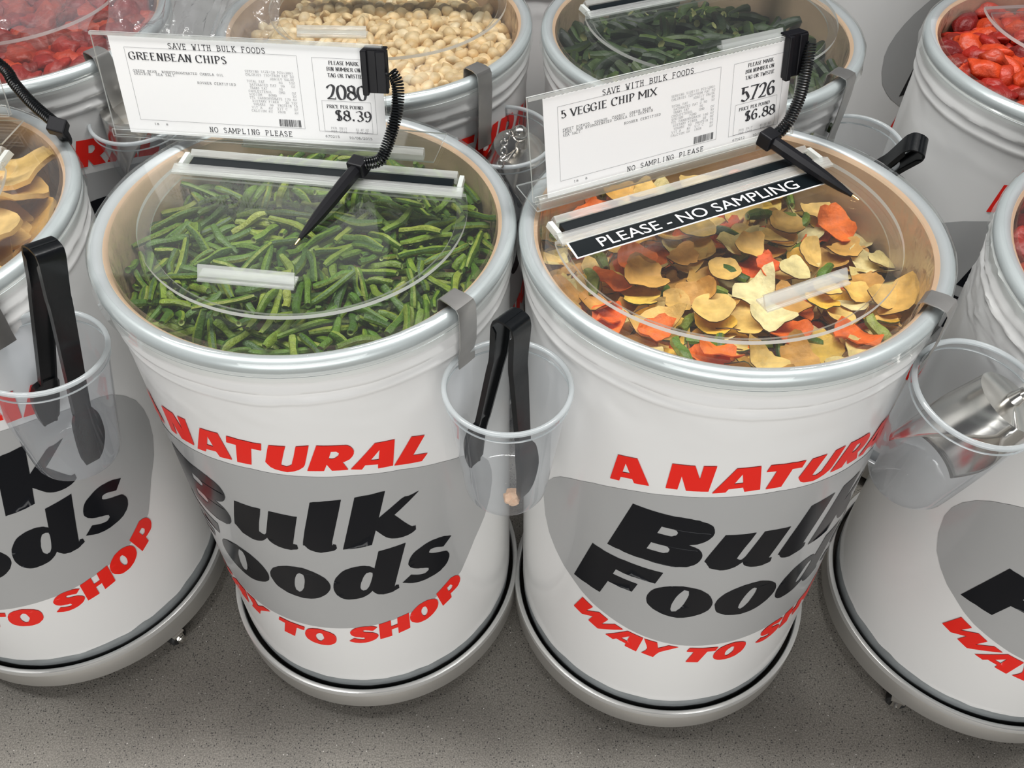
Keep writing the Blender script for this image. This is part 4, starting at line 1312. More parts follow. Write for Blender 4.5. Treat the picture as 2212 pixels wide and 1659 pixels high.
# ------------------------------------------------------------------ setting
mb = MB(); mb.add([(-4, -2, 0), (4, -2, 0), (4, 5, 0), (-4, 5, 0)], [(0, 1, 2, 3)])
tag(mb.build('floor', M['floor'], smooth=False), kind='structure')

ZR, ZB, RB = 0.915, 0.09, 0.2605      # rim height, dolly lip height, body radius


class Drum:
    """centre of the rim (cx,cy), slight tilt of the rim plane (tx,ty), base offset"""
    def __init__(s, cx, cy, tx=0, ty=0, dx=0, dy=0, rot=0, dz=0.0, zs=1.0, seed=0, torn=False):
        s.T = Vector((cx, cy, ZR)); s.tx, s.ty = tx, ty
        s.B = Vector((cx + tx * (ZR - ZB) + dx, cy + ty * (ZR - ZB) + dy, ZB))
        s.rot, s.dz, s.zs, s.seed, s.torn = rot, dz, zs, seed, torn
        s.n = Vector((-tx, -ty, 1)).normalized()

    def pos(s, th, r, z):
        """th: degrees from the side facing the aisle, + to the right. returns offset from base centre on the floor"""
        f = (z - ZB) / (ZR - ZB)
        c = s.B.xy + (s.T.xy - s.B.xy) * f
        a = R(th); dx, dy = r * math.sin(a), -r * math.cos(a)
        zz = z + max(0, f) ** 6 * (s.tx * dx + s.ty * dy)
        return Vector((c.x + dx - s.B.x, c.y + dy - s.B.y, zz))

    def rim_matrix(s, ang=0.0):
        q = Vector((0, 0, 1)).rotation_difference(s.n).to_matrix().to_4x4()
        return Matrix.Translation(s.T) @ q @ Matrix.Rotation(R(ang), 4, 'Z')

    def crease(s, th, z):
        """dents of the thin wrap near the top"""
        if z < 0.775: return 0.0
        e = min(1, (z - 0.775) / 0.03) * min(1, max(0, (0.895 - z) / 0.02))
        v = noise.noise(Vector((th * 0.045, z * 16, s.seed * 7.1))) + 0.5 * noise.noise(Vector((th * 0.13 + z * 30, z * 30, s.seed * 3.3)))
        return 0.0022 * e * v


def lathe_on(d, prof, n=144, fn=None, mb=None, mi=0, closed=False):
    mb = mb or MB(); k = len(prof); vs = []
    for i in range(n):
        th = i * 360.0 / n
        for j, (r, z) in enumerate(prof):
            if fn: r, z = fn(th, j, r, z)
            vs.append(d.pos(th, r, z))
    fs = [(i * k + j, ((i + 1) % n) * k + j, ((i + 1) % n) * k + (j + 1) % k, i * k + (j + 1) % k) for i in range(n) for j in range(k if closed else k - 1)]
    mb.add(vs, fs, mi)
    return mb


def print_mesh(d, loops, off, name, mat_):
    """flat print laid on the curved wrap: sliced so that it follows the curve"""
    L = [[Vector((p[0] / 10.0 * R(1) * RB, p[1] / 1000.0, 0)) for p in l] for l in loops]
    tris = tessellate_polygon(L); flat = [p for l in L for p in l]
    bm = bmesh.new(); vs = [bm.verts.new(p) for p in flat]
    for t in tris:
        try: bm.faces.new([vs[i] for i in t])
        except ValueError: pass
    xs = [p.x for p in flat]; st = R(2.5) * RB
    k = math.floor(min(xs) / st) + 1
    while k * st < max(xs):
        bmesh.ops.bisect_plane(bm, geom=bm.verts[:] + bm.edges[:] + bm.faces[:], plane_co=(k * st, 0, 0), plane_no=(1, 0, 0)); k += 1
    base = d.B.copy(); base.z = 0
    for v in bm.verts:
        th = math.degrees(v.co.x / RB) + d.rot
        z = 0.53 + (v.co.y - 0.53) * d.zs + d.dz
        v.co = d.pos(th, RB + off, z)
    for f in bm.faces:
        c = f.calc_center_median(); f.normal_update()
        if f.normal.dot(Vector((c.x, c.y, 0))) < 0: f.normal_flip()
    me = bpy.data.meshes.new(name); bm.to_mesh(me); bm.free(); me.materials.append(mat_)
    me.polygons.foreach_set('use_smooth', [True] * len(me.polygons))
    return me


def build_drum(d, label, full=True):
    mtx = Matrix.Translation((d.B.x, d.B.y, 0))
    t = thing('food_drum', label, 'drum', mtx)
    # printed wrap
    zz = [0.112, 0.13, 0.16] + [0.16 + 0.025 * i for i in range(1, 25)]
    prof = [(RB, z) for z in zz if z < 0.77] + [(RB, 0.775 + 0.003 * i) for i in range(21)]
    prof += [(RB + .0005, .839), (RB + .0035, .843), (RB + .0035, .848), (RB + .0004, .852), (RB + .0004, .858), (RB + .005, .862), (RB + .006, .868), (RB + .0035, .873),
             (RB + .0035, .878), (RB + .0062, .884), (RB + .0066, .893), (RB + .003, .897)]

    def wob(th, j, r, z):
        if j == 0:
            z += 0.0035 * noise.noise(Vector((math.cos(R(th)) * 9, math.sin(R(th)) * 9, d.seed))) + 0.0015 * noise.noise(Vector((th * 0.25, 0, d.seed)))
        if d.torn and z > 0.76 and -150 < th - 360 * (th > 180) < -20:
            r += 0.006 * max(0, noise.noise(Vector((th * 0.35, z * 60, 5))) - .15) + 0.002 * max(0, noise.noise(Vector((th * 1.3, z * 190, 8))))
        return r + d.crease(th, z), z
    lathe_on(d, prof, fn=wob, n=180).build('printed_wrap', M['wrap'], t)
    # steel chime at the foot
    lathe_on(d, [(0.2560, .062), (0.2585, .066), (0.2592, .085), (0.2600, .10), (0.2592, .106), (0.2598, .112), (0.2598, .125)], fn=lambda th, j, r, z: (r + .0008 * noise.noise(Vector((th * .2, z * 80, d.seed))), z)).build('bottom_chime', M['chime'], t)
    # fibre wall, seen inside
    lathe_on(d, [(.2585, .10), (.2585, .906), (.2500, .910), (.2455, .905), (.2450, .86), (.2450, .66)]).build('fibre_wall', M['fibre'], t)
    mb = lathe_on(d, [(.2450, .662), (.12, .662), (.002, .662)]); mb.build('drum_bottom', M['fibre'], t)
    # locking ring: rolled channel around the rim
    ring = []
    for i in range(12):
        a = -PI * 0.35 + i * (PI * 1.30) / 11
        ring.append((0.2585 + 0.0108 * math.cos(a), 0.9035 + 0.0105 * math.sin(a)))
    ring = [(.2675, .8915)] + ring
    lathe_on(d, ring).build('locking_ring', M['ring'], t)
    # prints
    me = print_mesh(d, [OVAL], .0006, 'grey_oval', M['grey_print']); tag(new_obj('grey_oval', me, t))
    for colr, nm in (('red', 'red_letter'), ('black', 'black_letter')):
        for gcol, loops in GLYPHS:
            if gcol != colr: continue
            thc = sum(p[0] for p in loops[0]) / len(loops[0]) / 10 + d.rot
            if full or abs(thc) < 115:
                new_obj(nm, print_mesh(d, loops, .0012, nm, M[colr + '_print']), t)
    return t


def build_dolly(d, label, cast=(45, 135, 225, 315)):
    mtx = Matrix.Translation((d.B.x, d.B.y, 0))
    t = thing('drum_dolly', label, 'dolly', mtx)
    mb = MB()
    mb.lathe([(.2745, .034), (.2765, .036), (.2765, .078), (.2752, .080)], 144)
    mb.lathe([(.2665, .084), (.2665, .036), (.2745, .034)], 144)
    mb.build('steel_band', M['steel'], t)
    mb = MB(); mb.lathe([(.2765, .078), (.2768, .087), (.2762, .0900), (.2750, .0905), (.2685, .0900), (.2672, .0885), (.2668, .083)], 144)
    mb.build('rolled_lip', M['steel_bright'], t)
    mb = MB(); mb.lathe([(.266, .060), (.12, .060), (.001, .060)], 72); mb.lathe([(.274, .052), (.12, .052), (.001, .052)], 72)
    mb.build('deck', M['dark'], t)
    for a in cast:
        cr_ = .266 if a in (51, -45) else .232
        c = Vector((cr_ * math.sin(R(a)), -cr_ * math.cos(R(a)), 0))
        w = MB(); rot = Matrix.Rotation(R(-a + 20), 3, 'Z')
        prof = [(.0005, -.012), (.014, -.012), (.0175, -.009), (.018, 0), (.0175, .009), (.014, .012), (.0005, .012)]
        n = 28; vs = []
        for i in range(n):
            b = i * 2 * PI / n
            for r_, x_ in prof: vs.append(rot @ Vector((x_, r_ * math.cos(b), r_ * math.sin(b))) + c + Vector((0, 0, .0182)))
        k = len(prof)
        w.add(vs, [(i * k + j, ((i + 1) % n) * k + j, ((i + 1) % n) * k + j + 1, i * k + j + 1) for i in range(n) for j in range(k - 1)])
        wo = w.build('caster_wheel', M['rubber'], t)
        h = MB()
        for sx in (-1, 1): h.box(c + rot @ Vector((sx * .0145, 0, 0)) + Vector((0, 0, .024)), (.003, .016, .022), rot)
        h.box(c + Vector((0, 0, .0352)), (.034, .024, .003), rot)
        h.tube([c + rot @ Vector((-.022, 0, 0)) + Vector((0, 0, .0182)), c + rot @ Vector((.022, 0, 0)) + Vector((0, 0, .0182))], .0042, 8)
        h.tube([c + rot @ Vector((.017, 0, 0)) + Vector((0, 0, .0182)), c + rot @ Vector((.021, 0, 0)) + Vector((0, 0, .0182))], .0075, 6)
        h.build('caster_fork', M['scoop'], wo, smooth=False)
    return t


D = {
    'beans': Drum(-.262, .913, -.031, -.013, .020, .003, rot=0, seed=1),
    'veggie': Drum(.279, .887, .013, -.025, -.010, -.002, rot=25.3, zs=.955, seed=2),
    'mango': Drum(-.848, .936, -.018, .012, -.001, 0, rot=21.7, seed=3),
    'right': Drum(.870, .800, .025, .032, .001, .006, rot=20.4, seed=4, torn=True),
    'nuts': Drum(-.231, 1.462, rot=50, dz=.045, seed=5),
    'okra': Drum(.322, 1.429, rot=200, dz=.04, seed=6),
    'redright': Drum(.954, 1.342, rot=17, dz=.052, seed=7),
    'redleft': Drum(-.870, 1.495, rot=28, dz=.03, seed=8),
    'far_a': Drum(-.56, 2.02, rot=200, seed=9),
    'far_b': Drum(.05, 1.98, rot=190, seed=10),
    'far_c': Drum(.85, 2.20, rot=95, dz=.09, seed=11),
}
build_drum(D['beans'], 'white printed drum filled with green bean chips, left of the two centre drums')
build_drum(D['veggie'], 'white printed drum filled with mixed vegetable chips, right of the two centre drums')
build_drum(D['mango'], 'white printed drum at the left edge holding large yellow fruit slices')
build_drum(D['right'], 'white printed drum with torn crumpled wrap at the right edge of the front row')
build_drum(D['nuts'], 'white printed drum of pale nuts in the second row, behind the green bean sign')
build_drum(D['okra'], 'white drum of dark green pieces in the second row, behind the vegetable chip sign')
build_drum(D['redright'], 'white printed drum of red dried fruit in the top right corner')
build_drum(D['redleft'], 'white printed drum of red dried fruit in the top left corner')
build_drum(D['far_a'], 'white drum of the third row seen between red fruit and nut drums', False)
build_drum(D['far_b'], 'white drum of the third row in the narrow gap behind nuts and dark green pieces', False)
build_drum(D['far_c'], 'white drum of the third row with grey oval edge, left of top right drum', False)
DL = {
    'beans': 'round steel dolly on casters under the green bean drum',
    'veggie': 'round steel dolly on casters under the vegetable chip drum',
    'mango': 'round steel dolly on casters under the drum at the left edge',
    'right': 'round steel dolly on casters under the front drum at the right edge',
    'nuts': 'round steel dolly under the nut drum of the second row',
    'okra': 'round steel dolly under the drum of dark green pieces',
    'redright': 'round steel dolly under the red fruit drum at top right',
    'redleft': 'round steel dolly under the red fruit drum at top left',
}
CASTS = {'mango': (51, 141, 231, 321), 'right': (-45, 45, 135, 225), 'veggie': (88, 178, 268, 358), 'beans': (80, 170, 260, 350)}
for k, v in DL.items(): build_dolly(D[k], v, CASTS.get(k, (45, 135, 225, 315)))
for k in ('far_a', 'far_b', 'far_c'):
    build_dolly(D[k], {'far_a': 'round steel dolly under the third row drum behind the left bag', 'far_b': 'round steel dolly under the middle third row drum', 'far_c': 'round steel dolly under the third row drum with the grey oval'}[k])


# ------------------------------------------------------------------ lids
def arc_pts(cx, cy, r, ycut, n=90):
    """D outline: the part of a circle in front of the chord y = ycut"""
    a0 = math.asin(max(-1, min(1, (ycut - cy) / r)))
    a1 = -PI - a0
    return [(cx + r * math.cos(a0 + (a1 - a0) * i / n), cy + r * math.sin(a0 + (a1 - a0) * i / n)) for i in range(n + 1)]


def build_lid(d, ang, label, fc=(0, 0, .206), ycut=.058, handle=True, strip=True, bracket=None, seed=0, hx=-.027, hy=-.149):
    t = thing('clear_lid', label, 'lid', d.rim_matrix(ang))
    fx, fy, fr = fc
    mb = MB()
    outer = [(.2610 * math.cos(i * 2 * PI / 160), .2610 * math.sin(i * 2 * PI / 160)) for i in range(160)]
    mb.prism([outer, arc_pts(fx, fy, fr - .014, ycut - .004)], .0004, .0032, 0, 0, 1)
    mb.build('lid_plate', [M['acrylic'], M['holeedge']], t)
    mb = MB()

    def sk(a, j, r, z):
        return r + .0004 * j * noise.noise(Vector((a * 9, z * 40, seed))), z + (.002 * noise.noise(Vector((a * 5, 3, seed))) if j == 5 else 0)
    mb.lathe([(.2608, .0030), (.2655, .0012), (.2692, -.0030), (.2704, -.010), (.2706, -.020), (.2722, -.027)], 160, fn=sk)
    mb.build('lid_skirt', M['lidfilm'], t)
    mb = MB()
    mb.lathe([(.244, -.004), (.2438, -.02), (.2436, -.05), (.243, -.11)], 160, fn=lambda a, j, r, z: (r - .0035 * (j > 0) * (0.5 + noise.noise(Vector((a * 14, z * 18, seed + 4)))) - .001, z))
    mb.build('bag_liner', M['film'], t)
    mb = MB(); mb.prism([arc_pts(fx, fy, fr, ycut)], .0068, .0122, 0, 1)
    fl = mb.build('lid_flap', [M['acrylic'], M['edge']], t)
    if handle:
        mb = MB()
        mb.extrude_profile([(hy - .011, .0122), (hy + .011, .0122), (hy + .011, .0148), (hy - .004, .0148), (hy + .003, .027), (hy + .0005, .0282), (hy - .0075, .0145), (hy - .011, .0145)], hx - .057, hx + .057)
        mb.build('handle', M['frost'], fl, smooth=False)
    if strip:
        mb = MB()
        w = math.sqrt(max(0, fr * fr - (ycut - fy) ** 2)) - .004
        w2 = w - .012
        mb.extrude_profile([(ycut - .012, .0122), (ycut + .010, .0122), (ycut + .010, .0150), (ycut + .002, .0190), (ycut - .012, .0150)], fx - w, fx + w)
        mb.build('hinge_leaf', M['frost'], t, smooth=False)
        mb = MB(); mb.extrude_profile([(ycut + .028, .006), (ycut + .043, .006), (ycut + .043, .0135), (ycut + .036, .0215), (ycut + .028, .0165)], fx - w2, fx + w2)
        mb.build('hinge_leaf', M['frost'], t, smooth=False)
        mb = MB(); mb.extrude_profile([(ycut + .0085, .0060), (ycut + .029, .0060), (ycut + .029, .0142), (ycut + .0085, .0142)], fx - w2 + .004, fx + w2 - .004)
        mb.build('hinge_strip', M['label_black'], t, smooth=False)
        for sx in (-1, 1):
            mb = MB(); xo = fx + sx * (w2 + .006)
            mb.extrude_profile([(ycut + .002, .006), (ycut + .040, .006), (ycut + .034, .017), (ycut + .008, .017)], xo - .003, xo + .003)
            mb.build('hinge_end', M['edge'], t, smooth=False)
    if bracket:
        x0, x1, y0, y1 = bracket
        mb = MB(); mb.prism([[(x0, y0), (x1, y0), (x1 + .006, y1), (x0, y1)]], .0060, .0085, 0, 1)
        b = mb.build('bracket_plate', [M['acrylic'], M['edge']], t, smooth=False)
        mb = MB(); mb.extrude_profile([(y0, .0085), (y0 + .013, .0085), (y0 + .0135, .0175), (y0 + .010, .0230), (y0 + .004, .0230), (y0 - .0005, .017)], x0 + .004, x1 - .014)
        mb.build('sign_grip', M['frost'], b)
    return t


lid_b = build_lid(D['beans'], -6.5, 'clear acrylic lid with hinged flap over the green bean chips', (0, 0, .206), bracket=(-.128, .142, .132, .207), seed=1)
lid_v = build_lid(D['veggie'], 24, 'clear acrylic lid with hinged flap over the mixed vegetable chips', (-.018, -.006, .214), ycut=.050, bracket=(-.214, .134, .122, .187), seed=2, hx=-.012, hy=-.157)
lid_m = build_lid(D['mango'], -2, 'clear lid of the drum at the left edge, over yellow fruit slices', (-.03, .0, .208), ycut=.078, bracket=(-.15, .13, .14, .20), seed=3)
build_lid(D['right'], 10, 'clear lid of the front drum at the right edge of the frame', seed=4)
build_lid(D['nuts'], -3, 'clear lid with round flap over the pale nuts', (.018, .048, .205), ycut=.11, seed=5, hx=-.055, hy=-.085)
build_lid(D['okra'], 22, 'clear lid with round flap over the dark green pieces', (.025, .018, .212), ycut=.085, seed=6, hx=.028, hy=-.105)
build_lid(D['redright'], 5, 'clear lid over red dried fruit at top right', (.066, .075, .208), ycut=.14, handle=False, strip=False, seed=7)
build_lid(D['redleft'], -5, 'clear lid over red dried fruit at top left', (-.03, .055, .200), ycut=.14, handle=False, strip=False, seed=8)
for k_, lb in (('far_a', 'clear lid on the third row drum behind the left bag'), ('far_b', 'clear lid on the middle third row drum'), ('far_c', 'clear lid on the third row drum with the grey oval')):
    pass
# ------------------------------------------------------------------ stroke lettering
GL = {'A': '0039|3960|1353', 'B': '1019|s193958563515|s355462513010', 'C': 's5749290702204051|5957', 'D': '1019|s19395865513010', 'E': '1019|1959|1545|1050', 'F': '1019|1959|1545',
      'G': 's5749290702204051|5154|3464', 'H': '1019|5059|1555', 'I': '3039', 'J': '4942|s42301002', 'K': '1019|1459|2560', 'L': '1910|1050', 'M': '0009|0933|3369|6960', 'N': '1019|1950|5059',
      'O': 's391805113051655839', 'P': '1019|s193958563414', 'Q': 's391805113051655839|3160', 'R': '1019|s193958563515|3560', 'S': 's583918163553513011', 'T': '3039|0969', 'U': '1912|s121130515252|5259',
      'V': '0930|3069', 'W': '0920|2036|3640|4069', 'X': '0069|0960', 'Y': '0934|3469|3430', 'Z': '0969|6900|0060', '0': 's391805113051655839', '1': '3039|3917', '2': 's07183958563200|0060',
      '3': 's0839585635|s355462513011', '4': '4049|4903|0363', '5': '1959|1915|s15365462513001', '6': 's58391704113051543514', '7': '0969|6920', '8': 's391816355456583939|s351402113051625435',
      '9': 's11305265583918153455', '$': 's583918163553513011|3039', '-': '1545', '/': '0069', '%': '0069|s0818161708|s4151535241', '#': '2029|4049|0363|0666', '(': 's49262340', ')': 's19464310', '*': '1747|3537|4517', '.': '', ',': '', ':': ''}
WID = {'I': .42, 'M': 1.08, 'W': 1.12, '.': .3, ',': .3, ':': .3, ' ': .42, 'J': .7, 'E': .82, 'F': .78, 'L': .8, 'S': .72, 'P': .8, '1': .62, '-': .5, '/': .45, '$': .66}
for _c in '0234567890': WID[_c] = .64


def glyph(mb, ch, x, y, w, h, style, zoff=0.0):
    px = lambda a: x + w * (a / 6.0)
    py = lambda b: y + h * (b / 9.0)
    if style == 'T': thin, thick = h * .050, h * .215
    elif style == 'S': thin = thick = h * .125
    else: thin = thick = h * .125
    if ch in '.,:':
        for yy in ([0] if ch != ':' else [0, 5]):
            s = thick * .75; cx = x + w * .5; cy = py(yy) + s * .6
            mb.add([(cx - s * .6, cy - s * .6 - (s if ch == ',' else 0), zoff), (cx + s * .6, cy - s * .6, zoff), (cx + s * .6, cy + s * .6, zoff), (cx - s * .6, cy + s * .6, zoff)], [(0, 1, 2, 3)])
        return
    spec = GL.get(ch, '')
    if not spec: return
    for st in spec.split('|'):
        sm = st[0] == 's'; st = st.lstrip('s')
        pts = [Vector((px(int(st[i])), py(int(st[i + 1])), zoff)) for i in range(0, len(st), 2)]
        ends = (pts[0].copy(), pts[-1].copy()); d0 = pts[1] - pts[0]
        straight = not sm
        if sm: pts = smooth_path(pts, 4)
        n = len(pts); vs = []
        for i, p in enumerate(pts):
            t = pts[min(i + 1, n - 1)] - pts[max(i - 1, 0)]
            if t.length < 1e-9: t = Vector((1, 0, 0))
            t.normalize()
            phi = math.atan2(t.y, t.x)
            wd = thin + (thick - thin) * abs(math.sin(phi - (R(14) if not (straight and abs(t.x) < .15) else 0))) ** 1.2
            nn = Vector((-t.y, t.x, 0)) * wd / 2
            e = t * thin * .5 if (i == 0 or i == n - 1) else Vector()
            q = p - e if i == 0 else (p + e if i == n - 1 else p)
            vs += [q + nn, q - nn]
        mb.add(vs, [(2 * i, 2 * i + 1, 2 * i + 3, 2 * i + 2) for i in range(n - 1)])
        if straight and style in 'TC':
            for p in ends:
                top = abs(p.y - py(9)) < h * .02; bot = abs(p.y - y) < h * .02
                if (top or bot) and abs(d0.y) > abs(d0.x) * .8:
                    s = (h * .19 if style == 'T' else w * .2); yy = p.y
                    mb.add([(p.x - s, yy - thin * .5, zoff), (p.x + s, yy - thin * .5, zoff), (p.x + s, yy + thin * .5, zoff), (p.x - s, yy + thin * .5, zoff)], [(0, 1, 2, 3)])
                elif abs(d0.y) < h * .05 and ch in 'EFTLZ27':
                    if p.x > px(4) or ch == 'T':
                        s = h * .13; tt = thin * .5; yy0 = p.y - (s if p.y > y + h * .3 else 0); yy1 = p.y + (s if p.y < y + h * .3 else 0)
                        mb.add([(p.x - tt, yy0, zoff), (p.x + tt, yy0, zoff), (p.x + tt, yy1, zoff), (p.x - tt, yy1, zoff)], [(0, 1, 2, 3)])


def text(mb, s, x0, x1, y, h, style='C', zoff=0.0):
    if style == 'C':
        adv = (x1 - x0) / (len(s) - .25)
        for i, ch in enumerate(s):
            if ch != ' ': glyph(mb, ch, x0 + i * adv, y, adv * .74, h, 'C', zoff)
    else:
        ws = [WID.get(c, .9) for c in s]; gap = .17 if style == 'T' else .22
        tot = sum(ws) + gap * (len(s) - 1); k = (x1 - x0) / tot; x = x0
        for c, w in zip(s, ws):
            if c != ' ': glyph(mb, c, x, y, w * k, h, style, zoff)
            x += (w + gap) * k


def line(mb, a, b, w=.0005, z=0.0):
    a, b = Vector((*a, z)), Vector((*b, z)); t = (b - a).normalized(); n = Vector((-t.y, t.x, 0)) * w / 2
    mb.add([a + n, a - n, b - n, b + n], [(0, 1, 2, 3)])


def rect(mb, x0, y0, x1, y1, w=.0005, z=0.0):
    for a, b in (((x0, y0), (x1, y0)), ((x1, y0), (x1, y1)), ((x1, y1), (x0, y1)), ((x0, y1), (x0, y0))): line(mb, a, b, w, z)


def build_sign(label, ctr, zb, lean, ang, w, h, title, tx1, ingr, num, price, oz, case, sku, nut, dx=0.0, sy=1.0, dy=0.0, torn=False):
    a = R(ang); l = R(lean)
    ex = Vector((math.cos(a), math.sin(a), 0)); ey = Vector((-math.sin(a), math.cos(a), 0)); up = ey * math.sin(l) + Vector((0, 0, math.cos(l)))
    n = ex.cross(up)
    mtx = Matrix(((ex.x, up.x, n.x, ctr[0]), (ex.y, up.y, n.y, ctr[1]), (ex.z, up.z, n.z, zb), (0, 0, 0, 1)))
    t = thing('sign_holder', label, 'sign', mtx)
    mb = MB(); mb.prism([[(-w / 2, 0), (w / 2, 0), (w / 2, h), (-w / 2, h)]], -.0028, 0, 0, 1)
    mb.build('acrylic_sheet', [M['acrylic'], M['edge']], t, smooth=False)
    mb = MB(); mb.prism([[(-w / 2, 0), (w / 2, 0), (w / 2, .010), (-w / 2, .010)]], .0045, .0060, 0, 1); mb.box((0, -.0008, .0018), (w, .0022, .0095))
    mb.build('bottom_fold', [M['acrylic'], M['edge']], t, smooth=False)
    mb = MB(); mb.prism([[(-w / 2, h - .004), (w / 2, h - .004), (w / 2, h), (-w / 2, h)]], .0018, .0032, 0, 0)
    mb.build('top_fold', M['frost'], t, smooth=False)
    # perforated paper insert
    px0, px1, py0, py1 = -.1705 + dx, .1935 + dx, .0035 + dy, .1350 * sy + dy
    if torn: px1 = .180
    top = []; k = 120
    for i in range(k + 1): top.append((px1 + (px0 - px1) * i / k, py1 - (.0007 if i % 2 else 0)))
    bot = [(px0, py0 + .002), (px1, py0)]
    mb = MB(); mb.prism([bot + top], .0008, .0014)
    pap = mb.build('paper_insert', M['paper'], t, smooth=False)
    Z = .0017
    Y = lambda y: y * sy + dy
    b1, b2 = MB(), MB()
    text(b1, 'SAVE WITH BULK FOODS', -.0905 + dx, .0402 + dx, Y(.1218), .0066, 'C', Z)
    text(b1, title, -.1465 + dx, tx1 + dx, Y(.1057), .0092, 'T', Z)
    for i, (s_, x0_, x1_) in enumerate(ingr): text(b1, s_, x0_ + dx, x1_ + dx, Y(.0895 - .0037 * i), .0027, 'C', Z)
    text(b1, 'KOSHER CERTIFIED', -.0594 + dx, -.0068 + dx, Y(.0778), .0028, 'C', Z)
    text(b1, 'NO SAMPLING PLEASE', -.0546 + dx, .0622 + dx, Y(.0125), .0066, 'C', Z)
    text(b1, '18', -.1328 + dx, -.1265 + dx, Y(.0180), .0026, 'C', Z); text(b1, '8', -.1161 + dx, -.1135 + dx, Y(.0180), .0026, 'C', Z)
    text(b1, 'PLEASE MARK', .1232 + dx, .1623 + dx, Y(.1120), .0046, 'T', Z)
    text(b1, 'BIN NUMBER ON', .1199 + dx, .1644 + dx, Y(.1041), .0046, 'T', Z)
    text(b1, 'TAG OR TWISTIE', .1204 + dx, .1661 + dx, Y(.0960), .0046, 'T', Z)
    text(b1, num, .1173 + dx, .1694 + dx, Y(.0675), .0182, 'T', Z)
    text(b1, 'PRICE PER POUND', .1150 + dx, .1638 + dx, Y(.0552), .0042, 'T', Z)
    text(b1, price, .1256 + dx, .1736 + dx, Y(.0388), .0136, 'T', Z)
    text(b1, sku, .1088 + dx, .1280 + dx, Y(.0146), .0028, 'C', Z)
    text(b1, '10/08/2015', .1416 + dx, .1733 + dx, Y(.0142), .0028, 'C', Z)
    for i, (s_, x0_, x1_) in enumerate(nut): text(b2, s_, x0_ + dx, x1_ + dx, Y(.0968 - .00435 * i), .0026, 'C', Z)
    text(b2, 'PER UNIT', .1177 + dx, .1394 + dx, Y(.0266), .0025, 'C', Z); text(b2, 'PER CASE', .1177 + dx, .1394 + dx, Y(.0222), .0025, 'C', Z)
    text(b2, oz, .1518 + dx, .1691 + dx, Y(.0261), .0025, 'C', Z); text(b2, case, .1527 + dx, .1677 + dx, Y(.0221), .0025, 'C', Z)
    rect(b2, -.1515 + dx, Y(.0245), .0812 + dx, Y(.1210), .0004, Z); rect(b2, .1012 + dx, Y(.0226), .1812 + dx, Y(.1200), .0004, Z); rect(b2, .1086 + dx, Y(.0230), .1750 + dx, Y(.0646), .0004, Z)
    rnd = random.Random(7); x = .0462 + dx
    while x < .0768 + dx:
        w_ = rnd.choice([.0004, .0004, .0008, .0012]); b1.add([(x, Y(.0262), Z), (x + w_, Y(.0262), Z), (x + w_, Y(.0358), Z), (x, Y(.0358), Z)], [(0, 1, 2, 3)]); x += w_ + rnd.choice([.0004, .0004, .0008])
    b1.build('printed_text', M['ink'], pap, smooth=False, fix=False); b2.build('fine_print', M['ink_fine'], pap, smooth=False, fix=False)
    return t


nut1 = [('SERVING SIZE(28 PCS(28G)', .0087, .0740), ('CALORIES 130*FROM FAT 50', .0090, .0742), ('%DAILY VALUE', .0420, .0740), ('TOTAL FAT       6G   10%', .0095, .0744), ('SATURATED FAT  0G   0%', .0125, .0744), ('TRANS FAT      0G', .0125, .0570),
        ('CHOLESTEROL   0MG   0%', .0100, .0744), ('SODIUM   80MG       3%', .0100, .0744), ('TTL CARBOHYDRATE 17G 6%', .0100, .0744), ('DIETARY FIBER   3G 12%', .0130, .0744), ('SUGARS  3G  PROTEIN 1G', .0140, .0744), ('VIT A   6%  VIT C   0%', .0110, .0744), ('CALCIUM 6%  IRON    2%', .0100, .0744)]
nut2 = [('SERVING SIZE(10 PCS(28G)', .0087, .0740), ('CALORIES 120*FROM FAT 50', .0090, .0742), ('%DAILY VALUE', .0420, .0740), ('TOTAL FAT       6G    9%', .0095, .0744), ('SATURATED FAT 0.5G  3%', .0125, .0744), ('TRANS FAT      0G', .0125, .0570),
        ('CHOLESTEROL   0MG   0%', .0100, .0744), ('SODIUM   70MG       3%', .0100, .0744), ('TTL CARBOHYDRATE 18G 6%', .0100, .0744), ('DIETARY FIBER   2G  8%', .0130, .0744), ('SUGARS  5G  PROTEIN 1G', .0140, .0744), ('VIT A   8%  VIT C   4%', .0110, .0744), ('CALCIUM 0%  IRON    2%', .0100, .0744)]
build_sign('clear sign holder reading GREENBEAN CHIPS 2080 on the left centre drum', (-.36, 1.058), .930, 11.6, -6.6, .390, .139, 'GREENBEAN CHIPS', -.0142,
           [('GREEN BEAN, NONHYDROGENATED CANOLA OIL,', -.1457, -.0182), ('DEXTRIN, SEA SALT.', -.1453, -.0862)], '2080', '$8.39', '52.4C OZ', '$143.47', '670215', nut1)
build_sign('clear sign holder reading 5 VEGGIE CHIP MIX 5726 on the right centre drum', (.21, .995), .930, 9.8, 24.1, .397, .136, '5 VEGGIE CHIP MIX', -.0142,
           [('SWEET POTATO, SQUASH, CARROT, GREEN BEAN,', -.1457, -.0182), ('TARO, NON HYDROGENATED CANOLA OIL,DEXTRIN,', -.1457, -.0152), ('SEA SALT.', -.1457, -.1185)], '5726', '$6.88', '43.0C OZ', '$117.62', '670212', nut2, dx=-.0085, dy=-.004)

